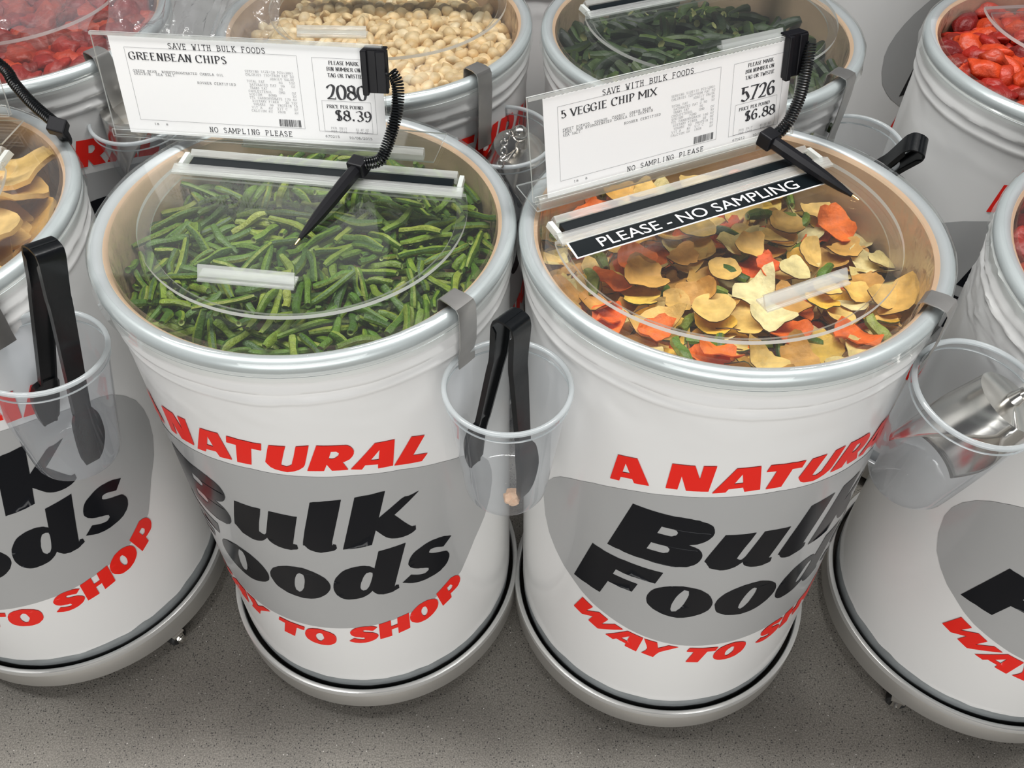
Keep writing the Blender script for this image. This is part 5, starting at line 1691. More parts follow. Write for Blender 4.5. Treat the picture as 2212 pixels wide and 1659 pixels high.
# the third sign holder, cut by the left edge of the frame
_t = thing('sign_holder', 'clear sign holder on the drum at the left edge, mostly outside the frame', 'sign', Matrix.Translation((-.868, 1.135, .932)) @ Matrix.Rotation(R(-2), 4, 'Z') @ Matrix.Rotation(R(78.5), 4, 'X'))
mb = MB(); mb.prism([[(-.195, 0), (.150, 0), (.150, .14), (-.195, .14)]], -.0028, 0, 0, 1); mb.build('acrylic_sheet', [M['acrylic'], M['edge']], _t, smooth=False)
mb = MB(); mb.prism([[(-.195, 0), (.150, 0), (.150, .016), (-.195, .016)]], .0045, .0065, 0, 1); mb.box((-.0225, -.0008, .0018), (.345, .0022, .0095)); mb.build('bottom_fold', [M['acrylic'], M['edge']], _t, smooth=False)
mb = MB(); mb.prism([[(-.17, .0035), (.085, .0035), (.085, .134), (-.17, .134)]], .0008, .0014); mb.build('paper_insert', M['paper'], _t, smooth=False)

# PLEASE - NO SAMPLING strip stuck on the vegetable chip lid
lab = thing('warning_label', 'black strip label reading PLEASE - NO SAMPLING in white letters', 'label', D['veggie'].rim_matrix(24))
mb = MB(); mb.prism([[(-.216, .0075), (.152, .0085), (.150, .0415), (-.214, .0405)]], .0124, .0130, 0, 0); mb.build('white_border', M['white_print'], lab, smooth=False)
mb = MB(); mb.prism([[(-.2135, .0095), (.1500, .0105), (.1480, .0398), (-.2115, .0388)]], .0130, .0133, 0, 0)
bf = mb.build('black_strip', M['label_black'], lab, smooth=False)
_fc = bpy.data.curves.new('lettering', 'FONT'); _fc.body = 'PLEASE - NO SAMPLING'; _fc.size = .0262; _fc.extrude = .00015; _fc.resolution_u = 4
_fo = bpy.data.objects.new('lettering', _fc); COL.objects.link(_fo); bpy.context.view_layer.update()
_me = bpy.data.meshes.new_from_object(_fo.evaluated_get(bpy.context.evaluated_depsgraph_get())); bpy.data.objects.remove(_fo)
_xs = [v.co.x for v in _me.vertices]; _k = .292 / (max(_xs) - min(_xs))
for v in _me.vertices: v.co = Vector((-.178 + (v.co.x - min(_xs)) * _k, .0150 + v.co.y, .0136 + v.co.z))
_me.materials.clear(); _me.materials.append(M['white_print']); _me.name = 'lettering'
new_obj('lettering', _me, bf)


# ------------------------------------------------------------------ pens on coiled cords
def coil(path, rad=.0072, wire=.00135, pitch=.0034, seg=11):
    P = smooth_path(path, 10)
    L = [0]
    for a, b in zip(P, P[1:]): L.append(L[-1] + (b - a).length)
    tot = L[-1]; turns = tot / pitch; n = int(turns * seg); out = []
    u = (P[1] - P[0]).orthogonal().normalized(); j = 0
    for i in range(n + 1):
        s = tot * i / n
        while j < len(P) - 2 and L[j + 1] < s: j += 1
        f = (s - L[j]) / max(1e-9, L[j + 1] - L[j]); p = P[j].lerp(P[j + 1], f); t = (P[j + 1] - P[j]).normalized()
        u = (u - t * u.dot(t)).normalized(); w = t.cross(u); a = 2 * PI * i / seg
        out.append(p + (u * math.cos(a) + w * math.sin(a)) * rad)
    mb = MB(); mb.tube(out, wire, 5)
    return mb


def build_pen(label, cap, tip, path, clip_mtx, roll_up=(0, 0, 1)):
    t = thing('tethered_pen', label, 'pen')
    cap, tip = Vector(cap), Vector(tip); ax = (tip - cap).normalized(); L = (tip - cap).length
    u = ax.cross(Vector(roll_up)).normalized(); v = u.cross(ax)
    mb = MB(); pts = [cap + ax * L * f for f in (0, .05, .2, .45, .62, .8, .93)]
    ws = [.0068, .0088, .0090, .0084, .0074, .0050, .0024]
    vs = []
    for p, w in zip(pts, ws):
        for i in range(8):
            a = (i + .5) * PI / 4; vs.append(p + (u * math.cos(a) + v * math.sin(a)) * w * 1.05)
    mb.add(vs, [(i * 8 + j, i * 8 + (j + 1) % 8, i * 8 + 8 + (j + 1) % 8, i * 8 + 8 + j) for i in range(6) for j in range(8)] + [tuple(range(8)), tuple(range(48, 56))])
    mb.build('barrel', M['blackmatte'], t)
    mb = MB(); mb.tube([cap + ax * L * .93, cap + ax * L * .985, tip], [.0016, .0012, .0005], 8); mb.build('pen_tip', M['tip'], t)
    m3 = Matrix((u, v, ax)).transposed()
    mb = MB(); mb.box(cap - ax * .004, (.0235, .021, .021), m3); o = mb.build('cap_block', M['blackmatte'], t, smooth=False)
    bv = o.modifiers.new('b', 'BEVEL'); bv.width = .0022; bv.segments = 2
    coil(path).build('coiled_cord', M['blackplastic'], t)
    mb = MB()
    if clip_mtx is not None:
        I = clip_mtx
        for c, s in (((0, 0, .006), (.033, .055, .006)), ((-.0125, -.001, .0105), (.008, .057, .009)), ((.0085, 0, .0095), (.013, .053, .005)), ((0, .0270, 0), (.030, .003, .018)), ((0, 0, -.0055), (.030, .050, .003))):
            m_ = I.to_3x3(); mb.box(I @ Vector(c), s, m_)
        o = mb.build('holder_clip', M['blackmatte'], t, smooth=False)
        bv = o.modifiers.new('b', 'BEVEL'); bv.width = .0014; bv.segments = 2
    return t


def sign_mtx(ctr, zb, lean, ang, x, y):
    a = R(ang); l = R(lean)
    ex = Vector((math.cos(a), math.sin(a), 0)); ey = Vector((-math.sin(a), math.cos(a), 0)); up = ey * math.sin(l) + Vector((0, 0, math.cos(l))); n = ex.cross(up)
    o = Vector((ctr[0], ctr[1], zb)) + ex * x + up * y
    return Matrix(((ex.x, up.x, n.x, o.x), (ex.y, up.y, n.y, o.y), (ex.z, up.z, n.z, o.z), (0, 0, 0, 1)))


build_pen('black pen on a coiled cord lying on the green bean lid', (-.2010, .9740, .9435), (-.2622, .8345, .9285),
          [(-.152, 1.040, 1.043), (-.144, 1.031, 1.031), (-.145, 1.015, 1.008), (-.152, 1.000, .986), (-.162, .987, .964), (-.171, .979, .952), (-.190, .977, .948)], sign_mtx((-.36, 1.058), .930, 11.6, -6.6, .1855, .1075))
build_pen('black pen on a coiled cord lying across the no sampling label', (.3490, 1.0240, .9495), (.4434, .9165, .9300),
          [(.391, 1.086, 1.055), (.389, 1.074, 1.034), (.387, 1.063, 1.010), (.383, 1.054, .989), (.374, 1.044, .968), (.363, 1.036, .956), (.356, 1.033, .952)], sign_mtx((.21, .995), .930, 9.8, 24.1, .1835, .1110))
build_pen('black pen cap and coiled cord hanging over the rim at the left edge', (-.632, 1.085, .938), (-.652, 1.130, .881),
          [(-.790, 1.185, 1.035), (-.719, 1.16, .993), (-.699, 1.14, .976), (-.675, 1.12, .957), (-.647, 1.10, .943), (-.630, 1.087, .938)], None, roll_up=(0, 1, 0))


# ------------------------------------------------------------------ cups, clips, tongs, scoops
def build_cup(label, top, bottom, rt=.076, rb=.053, group=None):
    top, bottom = Vector(top), Vector(bottom); ax = (top - bottom); H = ax.length
    q = Vector((0, 0, 1)).rotation_difference(ax.normalized()).to_matrix().to_4x4()
    t = thing('plastic_cup', label, 'cup', Matrix.Translation(bottom) @ q, group)
    mb = MB(); pr = [(.001, .004), (rb * .6, .003), (rb * .85, .0005), (rb * .97, .003), (rb * 1.03, .010)]
    k = 14
    for i in range(1, k + 1): pr.append((rb * 1.03 + (rt - .0025 - rb * 1.03) * i / k, .010 + (H - .026) * i / k))
    pr += [(rt - .0008, H - .015), (rt - .0008, H - .003)]
    mb.lathe(pr, 72); mb.build('cup_body', M['cup'], t)
    mb = MB(); mb.lathe([(rt - .001 + .0034 * math.cos(a), H - .0025 + .0034 * math.sin(a)) for a in [i * PI / 5 for i in range(10)]], 72, closed=True)
    mb.lathe([(rt - .0012 + .0012 * math.cos(a), H - .016 + .0012 * math.sin(a)) for a in [i * PI / 3 for i in range(6)]], 72, closed=True)
    mb.build('cup_rim', M['cuprim'], t)
    return t


def build_clip(d, th, label, zlow=.80, w=.028):
    """steel strap hooked over the rim"""
    t = thing('strap_clip', label, 'clip', Matrix.Translation((d.B.x, d.B.y, 0)))
    prof = [(.2415, .880), (.2418, .905), (.2430, .9195), (.2470, .9235), (.2640, .9245), (.2735, .9230), (.2765, .9180), (.2770, .890), (.2755, .860), (.272, zlow + .02), (.272, zlow)]
    h = math.degrees(w / 2 / .27); mb = MB(); vs = []
    for k in range(5):
        for off in (0, .0016):
            for i, (r, z) in enumerate(prof):
                a = prof[max(i - 1, 0)]; b = prof[min(i + 1, len(prof) - 1)]
                tx, tz = b[0] - a[0], b[1] - a[1]; l = math.hypot(tx, tz); nx, nz = -tz / l, tx / l
                vs.append(d.pos(th - h + 2 * h * k / 4, r + nx * off, z + nz * off))
    n = len(prof); fs = []
    for k in range(4):
        for i in range(n - 1):
            a = k * 2 * n + i; b = a + 2 * n
            fs += [(a, a + 1, b + 1, b), (a + n, b + n, b + n + 1, a + n + 1)]
    for k in (0, 4):
        for i in range(n - 1): a = k * 2 * n + i; fs.append((a, a + 1, a + n + 1, a + n))
    for k in range(4):
        for i in (0, n - 1): a = k * 2 * n + i; fs.append((a, a + 2 * n, a + 3 * n, a + n))
    mb.add(vs, fs); mb.build('bent_strap', M['clip'], t)
    return t


def build_tongs(label, apex, lft, rgt, wdir=None, w=.030, group=None):
    A, L_, R_ = Vector(apex), Vector(lft), Vector(rgt)
    mid = (L_ + R_) / 2; up = (A - mid); H = up.length; up.normalize()
    o = (R_ - L_); o = (o - up * o.dot(up)); half = o.length / 2; o.normalize(); wd = up.cross(o)
    if wdir is not None:
        wd = Vector(wdir); wd = (wd - up * wd.dot(up)).normalized()
        sgn = 1 if wd.cross(up).dot(o) > 0 else -1
        oo = wd.cross(up) * sgn; o = oo
    mtx = Matrix(((o.x, wd.x, up.x, mid.x), (o.y, wd.y, up.y, mid.y), (o.z, wd.z, up.z, mid.z), (0, 0, 0, 1)))
    t = thing('serving_tongs', label, 'tongs', mtx, group)
    for sgn in (-1, 1):
        path = [(half * 1.02, 0, .55), (half * 1.10, .018, .85), (half * 1.12, .05, 1.08), (half * .98, .078, 1.0), (half * .86, .088, .72), (half * .80, .10, .66), (half * .48, H - .085, .78), (half * .38, H - .06, .82), (.014, H - .018, .92), (.0125, H - .008, .95), (.009, H - .002, .96), (-.003, H, .96)]
        path = [tuple(p_) for p_ in smooth_path(path, 3)]
        mb = MB(); vs = []; th = .0026; fl = .0075
        n = len(path)
        for i, (x, z, ww) in enumerate(path):
            a = path[max(0, i - 1)]; b = path[min(n - 1, i + 1)]
            tx, tz = b[0] - a[0], b[1] - a[1]; l = math.hypot(tx, tz); nx, nz = tz / l, -tx / l   # outward normal
            hw = w / 2 * ww; f = fl * (0.35 if i > n - 10 else 1) * (0.5 if i < 2 else 1)
            sec = [(-hw, 0), (-hw, -f), (-hw + th, -f), (-hw + th, -th), (hw - th, -th), (hw - th, -f), (hw, -f), (hw, 0)]
            for yy, dn in sec: vs.append((sgn * (x + nx * (dn + .003)), yy, z + nz * (dn + .003)))
        fs = [(i * 8 + j, i * 8 + (j + 1) % 8, i * 8 + 8 + (j + 1) % 8, i * 8 + 8 + j) for i in range(n - 1) for j in range(8)] + [tuple(range(8)), tuple(range((n - 1) * 8, n * 8))]
        mb.add(vs, fs)
        ob = mb.build('arm', M['blackplastic'], t)
    return t


def build_scoop(label, back, front, rad=.046, L=.12, handle=.07, opening=(0, 0, 1), chain=False):
    """steel scoop: closed round back with a handle, open slanted mouth at the front"""
    back, front = Vector(back), Vector(front); ax = (front - back).normalized(); op = Vector(opening); op = (op - ax * op.dot(ax)).normalized(); sd = ax.cross(op)
    mtx = Matrix(((sd.x, ax.x, op.x, back.x), (sd.y, ax.y, op.y, back.y), (sd.z, ax.z, op.z, back.z), (0, 0, 0, 1)))
    t = thing('metal_scoop', label, 'scoop', mtx)
    mb = MB(); nu, nv = 15, 40; vs = []
    for i in range(nu):
        f = i / (nu - 1); y = L * f; r = rad * (.86 + .14 * min(1, f * 2.5))
        cut = 0 if f < .18 else (f - .18) / .82          # how much of the top is cut away
        half = PI * (1 - .52 * cut ** .7) - .001
        for j in range(nv):
            a = -half + 2 * half * j / (nv - 1)
            vs.append((r * math.sin(a), y, -r * math.cos(a)))
    fs = [(i * nv + j, i * nv + j + 1, i * nv + nv + j + 1, i * nv + nv + j) for i in range(nu - 1) for j in range(nv - 1)]
    c0 = len(vs); vs.append((0, -.006, 0)); fs += [(c0, j + 1, j) for j in range(nv - 1)]
    mb.add(vs, fs); o = mb.build('bowl', M['scoop'], t); so = o.modifiers.new('s', 'SOLIDIFY'); so.thickness = .0014
    mb = MB(); mb.tube([(0, -.004, 0), (0, -.02, 0), (0, -handle * .6, .004), (0, -handle, .006)], [.010, .007, .008, .007], 14); mb.build('handle', M['scoop'], t)
    if chain:
        mb = MB()
        for i in range(7):
            p = Vector((.012 * math.sin(i * .8), -handle - .008 + i * .004, .016 + i * .010)); q_ = 8
            ring = [p + Vector((.0055 * math.cos(a), (.0015 if i % 2 else .0055) * math.sin(a), (.0055 if i % 2 else .0015) * math.sin(a))) for a in [k * 2 * PI / 10 for k in range(11)]]
            mb.tube(ring, .0014, 6, caps=False)
        mb.build('chain', M['scoop'], t)
        mb = MB(); c = Vector((0, -handle - .006, .018)); pr = [(max(.0003, .013 * math.sin(a)), -.013 * math.cos(a)) for a in [k * PI / 10 for k in range(11)]]
        mb.lathe(pr, 20, c=c); mb.build('ball_end', M['scoop'], t)
    return t


def th_of(d, x, y): return math.degrees(math.atan2(x - d.T.x, -(y - d.T.y)))


build_clip(D['beans'], th_of(D['beans'], .0, .690), 'steel strap hooked over the rim of the green bean drum', .825)
build_cup('clear cup hanging between the two centre drums, holding black tongs', (-.005, .684, .840), (-.009, .682, .642))
build_tongs('black tongs standing in the clear cup between the two centre drums', (.000, .700, .932), (-.052, .694, .676), (.016, .656, .655), wdir=(.62, .78, 0), w=.034)
build_clip(D['veggie'], th_of(D['veggie'], .545, .672), 'steel strap hooked over the right rim of the vegetable chip drum', .825)
build_cup('tilted clear cup at the right edge holding a metal scoop', (.545, .669, .840), (.528, .690, .646), .078, .054)
build_scoop('shiny metal scoop lying in the tilted cup at the right edge', (.585, .668, .822), (.532, .676, .71), .050, .140, .035, (-.2, -1, .3), False)
build_clip(D['mango'], th_of(D['mango'], -.600, .745), 'steel strap on the drum at the left edge', .825)
build_cup('clear cup at the left edge holding black tongs', (-.575, .746, .840), (-.594, .735, .650), .077, .054)
build_tongs('black tongs standing in the clear cup at the left edge', (-.520, .765, .985), (-.640, .746, .680), (-.556, .728, .664), wdir=(.62, .78, 0), w=.034)
build_clip(D['nuts'], th_of(D['nuts'], -.040, 1.262), 'dark steel strap hooked over the rim of the nut drum', .79)
build_cup('clear cup with a metal scoop on the nut drum', (-.010, 1.252, .820), (-.012, 1.268, .640), .080, .056)
build_scoop('metal scoop with chain in the cup of the nut drum', (.016, 1.245, .800), (-.010, 1.262, .69), .052, .125, .035, (-.6, -.8, 0), True)
build_clip(D['okra'], th_of(D['okra'], .500, 1.262), 'steel strap on the drum of dark green pieces', .80)
build_cup('clear cup behind the vegetable chip drum holding black tongs', (.552, 1.216, .822), (.556, 1.236, .640), .076, .054)
build_tongs('black tongs leaning out of the cup behind the vegetable chip drum', (.612, 1.135, .872), (.520, 1.240, .665), (.575, 1.250, .660), wdir=(.3, .9, .3), w=.034)
build_clip(D['redleft'], th_of(D['redleft'], -.640, 1.315), 'steel strap on the red fruit drum at top left', .79)
build_cup('clear cup with a grey metal scoop behind the green bean sign', (-.628, 1.322, .820), (-.626, 1.335, .640), .080, .056)
build_scoop('grey metal scoop standing in the cup behind the green bean sign', (-.632, 1.325, .835), (-.626, 1.335, .70), .062, .150, .03, (.5, -.8, 0), False)

# crumb in the bottom of the centre cup
mb = MB(); bm_ = bmesh.new(); bmesh.ops.create_icosphere(bm_, subdivisions=3, radius=.011)
for v in bm_.verts: v.co *= 1 + .45 * noise.noise(v.co * 160)
me_ = bpy.data.meshes.new('food_crumb'); bm_.to_mesh(me_); bm_.free(); me_.materials.append(M['crumb'])
tag(new_obj('food_crumb', me_, None, Matrix.Translation((.000, .652, .658))), 'small pale peach crumb in the bottom of the centre cup', 'crumb')
# ------------------------------------------------------------------ food
def bean_mesh(name, L, r, bend, mats, rs, seed=0):
    rnd = random.Random(seed); mb = MB(); ns, nc = 9, 8; vs = []
    for i in range(ns):
        t = i / (ns - 1) - .5
        rr = r * (1 + .12 * math.sin(t * 9 + seed)) * (.80 if i in (0, ns - 1) else 1)
        c = Vector((t * L, bend * (4 * t * t - .33) * -1 + .0012 * math.sin(t * 7 + seed * 2), .0015 * math.sin(t * 5 + seed)))
        for j in range(nc):
            a = j * 2 * PI / nc; vs.append(c + Vector((0, math.cos(a) * rr * 1.08, math.sin(a) * rr * .92)))
    mb.add(vs, [(i * nc + j, i * nc + (j + 1) % nc, (i + 1) * nc + (j + 1) % nc, (i + 1) * nc + j) for i in range(ns - 1) for j in range(nc)])
    for e, s in ((0, -1), (ns - 1, 1)):
        base = e * nc; c = sum((Vector(vs[base + j]) for j in range(nc)), Vector()) / nc
        o = len(mb.v); inner = [c + (Vector(vs[base + j]) - c) * .55 + Vector((s * -.0008, 0, 0)) for j in range(nc)]
        mb.v += [tuple(p) for p in inner] + [tuple(c + Vector((-s * .002, 0, 0)))]
        for j in range(nc):
            j2 = (j + 1) % nc
            mb.f.append((base + j, base + j2, o + j2, o + j)); mb.m.append(1)
            mb.f.append((o + j, o + j2, o + nc)); mb.m.append(2)
    me = mb.mesh(name, mats)
    return me


def chip_mesh(name, a, b, mats, seed, curl=.012, ruff=.0, irregular=.12, th=.0019, corners=0):
    rnd = random.Random(seed); nr, nc = 5, 22; vs = []; off = [noise.noise(Vector((math.cos(k * 2 * PI / nc) * 1.3, math.sin(k * 2 * PI / nc) * 1.3, seed * 3.7))) for k in range(nc)]
    cx_, cy_ = curl * rnd.uniform(.7, 1.4), curl * rnd.uniform(-.5, .8)

    def P(f, k):
        t = k * 2 * PI / nc; rr = f * (1 + irregular * 2 * off[k])
        if corners: rr *= 1 - .16 * (1 + math.cos(corners * t + seed)) / 2 + .05 * math.cos(2 * corners * t)
        x, y = a * rr * math.cos(t), b * rr * math.sin(t)
        z = cx_ * ((x / .03) ** 2 - .4) + cy_ * (y / .03) ** 2 + (ruff * .6 + .0005) * f ** 3 * math.sin(5 * t + seed * 2) + ruff * f * f * math.sin(3 * t + seed) + .0024 * noise.noise(Vector((x * 50, y * 50, seed))) + .0007 * noise.noise(Vector((x * 160, y * 160, seed)))
        return x, y, z
    top = [(0, 0, P(0, 0)[2])]; ring = []
    for i in range(1, nr + 1):
        for k in range(nc): top.append(P(i / nr, k))
    n = len(top); vs = [(x, y, z + th / 2) for x, y, z in top] + [(x, y, z - th / 2) for x, y, z in top]
    fs, ms = [], []
    for s, o in ((1, 0), (-1, n)):
        for k in range(nc):
            k2 = (k + 1) % nc
            f = (o, o + 1 + k, o + 1 + k2); fs.append(f if s > 0 else f[::-1]); ms.append(0)
            for i in range(nr - 1):
                q = (o + 1 + i * nc + k, o + 1 + (i + 1) * nc + k, o + 1 + (i + 1) * nc + k2, o + 1 + i * nc + k2)
                fs.append(q if s > 0 else q[::-1]); ms.append(0)
    for k in range(nc):
        k2 = (k + 1) % nc; e = 1 + (nr - 1) * nc; fs.append((e + k, e + n + k, e + n + k2, e + k2)); ms.append(1)
    mb = MB(); mb.v, mb.f, mb.m = vs, fs, ms
    return mb.mesh(name, mats)


def lump_mesh(name, sx, sy, sz, mats, seed, amp=.25, freq=60, sub=2, point=0.0):
    bm = bmesh.new(); bmesh.ops.create_icosphere(bm, subdivisions=sub, radius=1.0)
    for v in bm.verts:
        k = 1 + amp * noise.noise(Vector(v.co) * 1.6 + Vector((seed * 3.1, 0, 0)))
        p = v.co * k
        if point and p.x > 0: p.y *= 1 - point * p.x; p.z *= 1 - point * p.x
        v.co = Vector((p.x * sx, p.y * sy, p.z * sz))
    me = bpy.data.meshes.new(name); bm.to_mesh(me); bm.free(); me.materials.append(mats)
    me.polygons.foreach_set('use_smooth', [True] * len(me.polygons))
    return me


def decode(rows):
    """kind, position in tenths of a millimetre, turn as a quaternion in hundredths"""
    return [(r[0], Vector(r[1:4]) / 1e4, Quaternion([c / 100 for c in r[4:8]]).normalized()) for r in rows]


def joined(name, items, label, cat, mats, kind='stuff'):
    """many buried pieces as one uncountable pile"""
    mb = MB()
    for me, mtx in items:
        vs = [tuple(mtx @ v.co) for v in me.vertices]; o = len(mb.v)
        mb.v += vs
        for p in me.polygons:
            mb.f.append(tuple(i + o for i in p.vertices)); mb.m.append(mats.index(me.materials[p.material_index]))
    ob = mb.build(name, mats, fix=False)
    return tag(ob, label, cat, None, kind)


def flatter(q, k):
    """thin slices come to rest lying flatter"""
    n = q @ Vector((0, 0, 1))
    if n.z < 0: q = q @ Quaternion((1, 0, 0), PI); n = q @ Vector((0, 0, 1))
    return n.rotation_difference(n.lerp(Vector((0, -.10, 1)), k).normalized()) @ q


rng = random.Random(11)
CHTURN = .55
BN = decode(BEANS); CH = decode(CHIPS)
LEN = [.076, .057, .042, .028]
bm_b = [[bean_mesh('green_bean_piece', LEN[k] * s, .0049, [.0055, .003, .0015, .0005][k], [M['bean'], M['beanend'] if i == 0 else M['beanend2'], M['beanpit']], rng, k * 5 + i) for i, s in enumerate((1, .92, 1.06))] for k in range(4)]
d = D['beans']; fz = .822
items = []
for i, (k, p, q) in enumerate(BN):
    me = bm_b[k % 4][i % 3]
    m_ = Matrix.Translation(Vector((d.T.x, d.T.y, fz)) + p) @ q.to_matrix().to_4x4()
    items.append((me, m_, p.z))
order = sorted(range(len(items)), key=lambda i: -(items[i][2]) + (0.02 if items[i][1].translation.y > d.T.y + .14 and items[i][1].translation.x < d.T.x else 0))
pick = set(order[:300]); rest = []
for i, (me, m_, z) in enumerate(items):
    if i in pick:
        tag(new_obj('green_bean_piece', me, None, m_), 'cut green bean piece in the left centre drum', 'green bean', 'green bean pieces in the left centre drum')
    else: rest.append((me, m_))
for i in range(260):   # lower layer
    a, r_ = rng.uniform(0, 2 * PI), .236 * math.sqrt(rng.random())
    rest.append((bm_b[rng.randrange(1, 3)][0], Matrix.Translation((d.T.x + r_ * math.cos(a) * .9, d.T.y + r_ * math.sin(a) * .9, fz + rng.uniform(.0, .016))) @ Matrix.Rotation(rng.uniform(0, 6.28), 4, 'Z') @ Matrix.Rotation(rng.uniform(-.25, .25), 4, 'Y')))
joined('green_bean_pile', rest, 'lower green bean pieces buried in the left centre drum', 'green beans', [M['bean'], M['beanend'], M['beanend2'], M['beanpit']])

# --- mixed vegetable chips
KIND = {
    'potato_chip': ('thin yellow potato chip with brown edge in the right centre drum', 'chip', 'potato chips in the right centre drum', [M['potato'], M['skin']], [(.031, .028, .012, 0, .12, 0), (.036, .021, .014, 0, .14, 0), (.026, .023, .020, .001, .16, 0), (.033, .024, .022, .002, .24, 3), (.022, .020, .012, 0, .12, 0)]),
    'sweet_potato_chip': ('brown orange sweet potato chip in the right centre drum', 'chip', 'sweet potato chips in the right centre drum', [M['sweet'], M['skin']], [(.031, .027, .018, .002, .18, 3), (.027, .024, .014, 0, .18, 4), (.033, .019, .022, .002, .2, 0)]),
    'carrot_chip': ('bright orange carrot chip in the right centre drum', 'chip', 'carrot chips in the right centre drum', [M['carrot'], M['carrot']], [(.029, .024, .016, .004, .20, 0), (.024, .019, .020, .003, .22, 3), (.034, .021, .014, .005, .2, 0)]),
    'squash_chip': ('golden squash chip with dark green rind in the right centre drum', 'chip', 'squash chips in the right centre drum', [M['squash'], M['rind']], [(.030, .022, .012, 0, .14, 0), (.028, .027, .012, .001, .16, 4)]),
    'taro_chip': ('pale cream taro chip in the right centre drum', 'chip', 'taro chips in the right centre drum', [M['taro'], M['skin']], [(.031, .028, .018, .002, .18, 3), (.026, .023, .012, 0, .14, 0), (.036, .027, .014, .003, .22, 0)]),
}
chips = {}
for nme, (lb, ct, gp, ms, shapes) in KIND.items():
    chips[nme] = [chip_mesh(nme, a, b, ms, j * 3 + len(nme), curl=cu * .62, ruff=ru, irregular=ir, corners=co) for j, (a, b, cu, ru, ir, co) in enumerate(shapes)]
chip_bean = [bean_mesh('green_bean_chip', .044, .0072, .004, [M['bean'], M['beanend'], M['beanpit']], rng, 77 + i) for i in range(2)]
d = D['veggie']; fz = .795
names = ['potato_chip'] * 9 + ['sweet_potato_chip'] * 5 + ['carrot_chip'] * 5 + ['squash_chip'] * 4 + ['taro_chip'] * 5
tops = sorted(range(len(CH)), key=lambda i: -(CH[i][1].z + .12 * CH[i][1].y - .07 * -CH[i][1].x))
rest = []; keep = set(tops[:235])
for i, (k, p, q) in enumerate(CH):
    if k >= 4: q = flatter(q, CHTURN)
    m_ = Matrix.Translation(Vector((d.T.x, d.T.y, fz)) + p) @ q.to_matrix().to_4x4()
    if k < 4:
        me = chip_bean[i % 2]; m_ = m_ @ Matrix.Translation((0, 0, .004)); nme = 'green_bean_chip'; lb, ct, gp = 'dried green bean piece among the mixed vegetable chips', 'green bean', 'green beans among the vegetable chips'
    else:
        nme = rng.choice(names); me = rng.choice(chips[nme]); lb, ct, gp = KIND[nme][0:3]
        if i in keep and rng.random() < .09:
            me = chip_bean[i % 2]; nme = 'green_bean_chip'; lb, ct, gp = 'dried green bean piece among the mixed vegetable chips', 'green bean', 'green beans among the vegetable chips'; m_ = m_ @ Matrix.Translation((0, 0, .007))
        s = rng.uniform(.78, 1.05); m_ = m_ @ Matrix.Scale(s, 4)
    if i in keep: tag(new_obj(nme, me, None, m_), lb, ct, gp)
    else: rest.append((me, m_))
for i, (k, p, q) in enumerate(CH):      # second layer underneath
    pr = Matrix.Rotation(2.1, 3, 'Z') @ p
    if k >= 4 and math.hypot(pr.x, pr.y) < .235: rest.append((rng.choice(chips[rng.choice(names)]), Matrix.Translation((d.T.x + pr.x, d.T.y + pr.y, fz + .018 - .123 * pr.y - .07 * pr.x + rng.uniform(-.008, .008))) @ q.to_matrix().to_4x4() @ Matrix.Scale(.92, 4)))
for i in range(150):
    a, r_ = rng.uniform(0, 2 * PI), .228 * math.sqrt(rng.random()); x, y = r_ * math.cos(a), r_ * math.sin(a)
    rest.append((chips[rng.choice(names)][0], Matrix.Translation((d.T.x + x, d.T.y + y, fz - .006 - .123 * y - .07 * x + rng.uniform(-.005, .012))) @ Matrix.Rotation(rng.uniform(0, 6.28), 4, 'Z') @ Matrix.Rotation(rng.uniform(-.3, .3), 4, 'Y')))
joined('vegetable_chip_pile', rest, 'lower vegetable chips buried in the right centre drum', 'chips', [M['potato'], M['skin'], M['sweet'], M['carrot'], M['squash'], M['rind'], M['taro'], M['bean'], M['beanend'], M['beanpit']])

# --- dark green pieces of the second row
bm_d = [[bean_mesh('dark_green_piece', LEN[k] * s, .0085, [.008, .006, .003, .001][k], [M['darkbean'], M['darkend'], M['darkend']], rng, 40 + k * 5 + i) for i, s in enumerate((1.05, .95))] for k in range(4)]
d = D['okra']; rest = []
for i, (k, p, q) in enumerate(BN):
    pp = Vector((-p.x, p.y, p.z)); m_ = Matrix.Translation(Vector((d.T.x, d.T.y, .815)) + pp * 1.0) @ Matrix.Rotation(PI, 4, 'Z') @ q.to_matrix().to_4x4()
    if p.z > .030 and p.y < .12: tag(new_obj('dark_green_piece', bm_d[k % 4][i % 2], None, m_), 'dark green dried vegetable piece with pale ends in the second row drum', 'vegetable', 'dark green pieces in the second row drum')
    else: rest.append((bm_d[k % 4][0], m_))
for i in range(150):
    a, r_ = rng.uniform(0, 2 * PI), .225 * math.sqrt(rng.random())
    rest.append((bm_d[1][0], Matrix.Translation((d.T.x + r_ * math.cos(a), d.T.y + r_ * math.sin(a), .828 + rng.uniform(0, .012))) @ Matrix.Rotation(rng.uniform(0, 6.28), 4, 'Z')))
joined('dark_green_pile', rest, 'lower dark green pieces buried in the second row drum', 'vegetables', [M['darkbean'], M['darkend']])


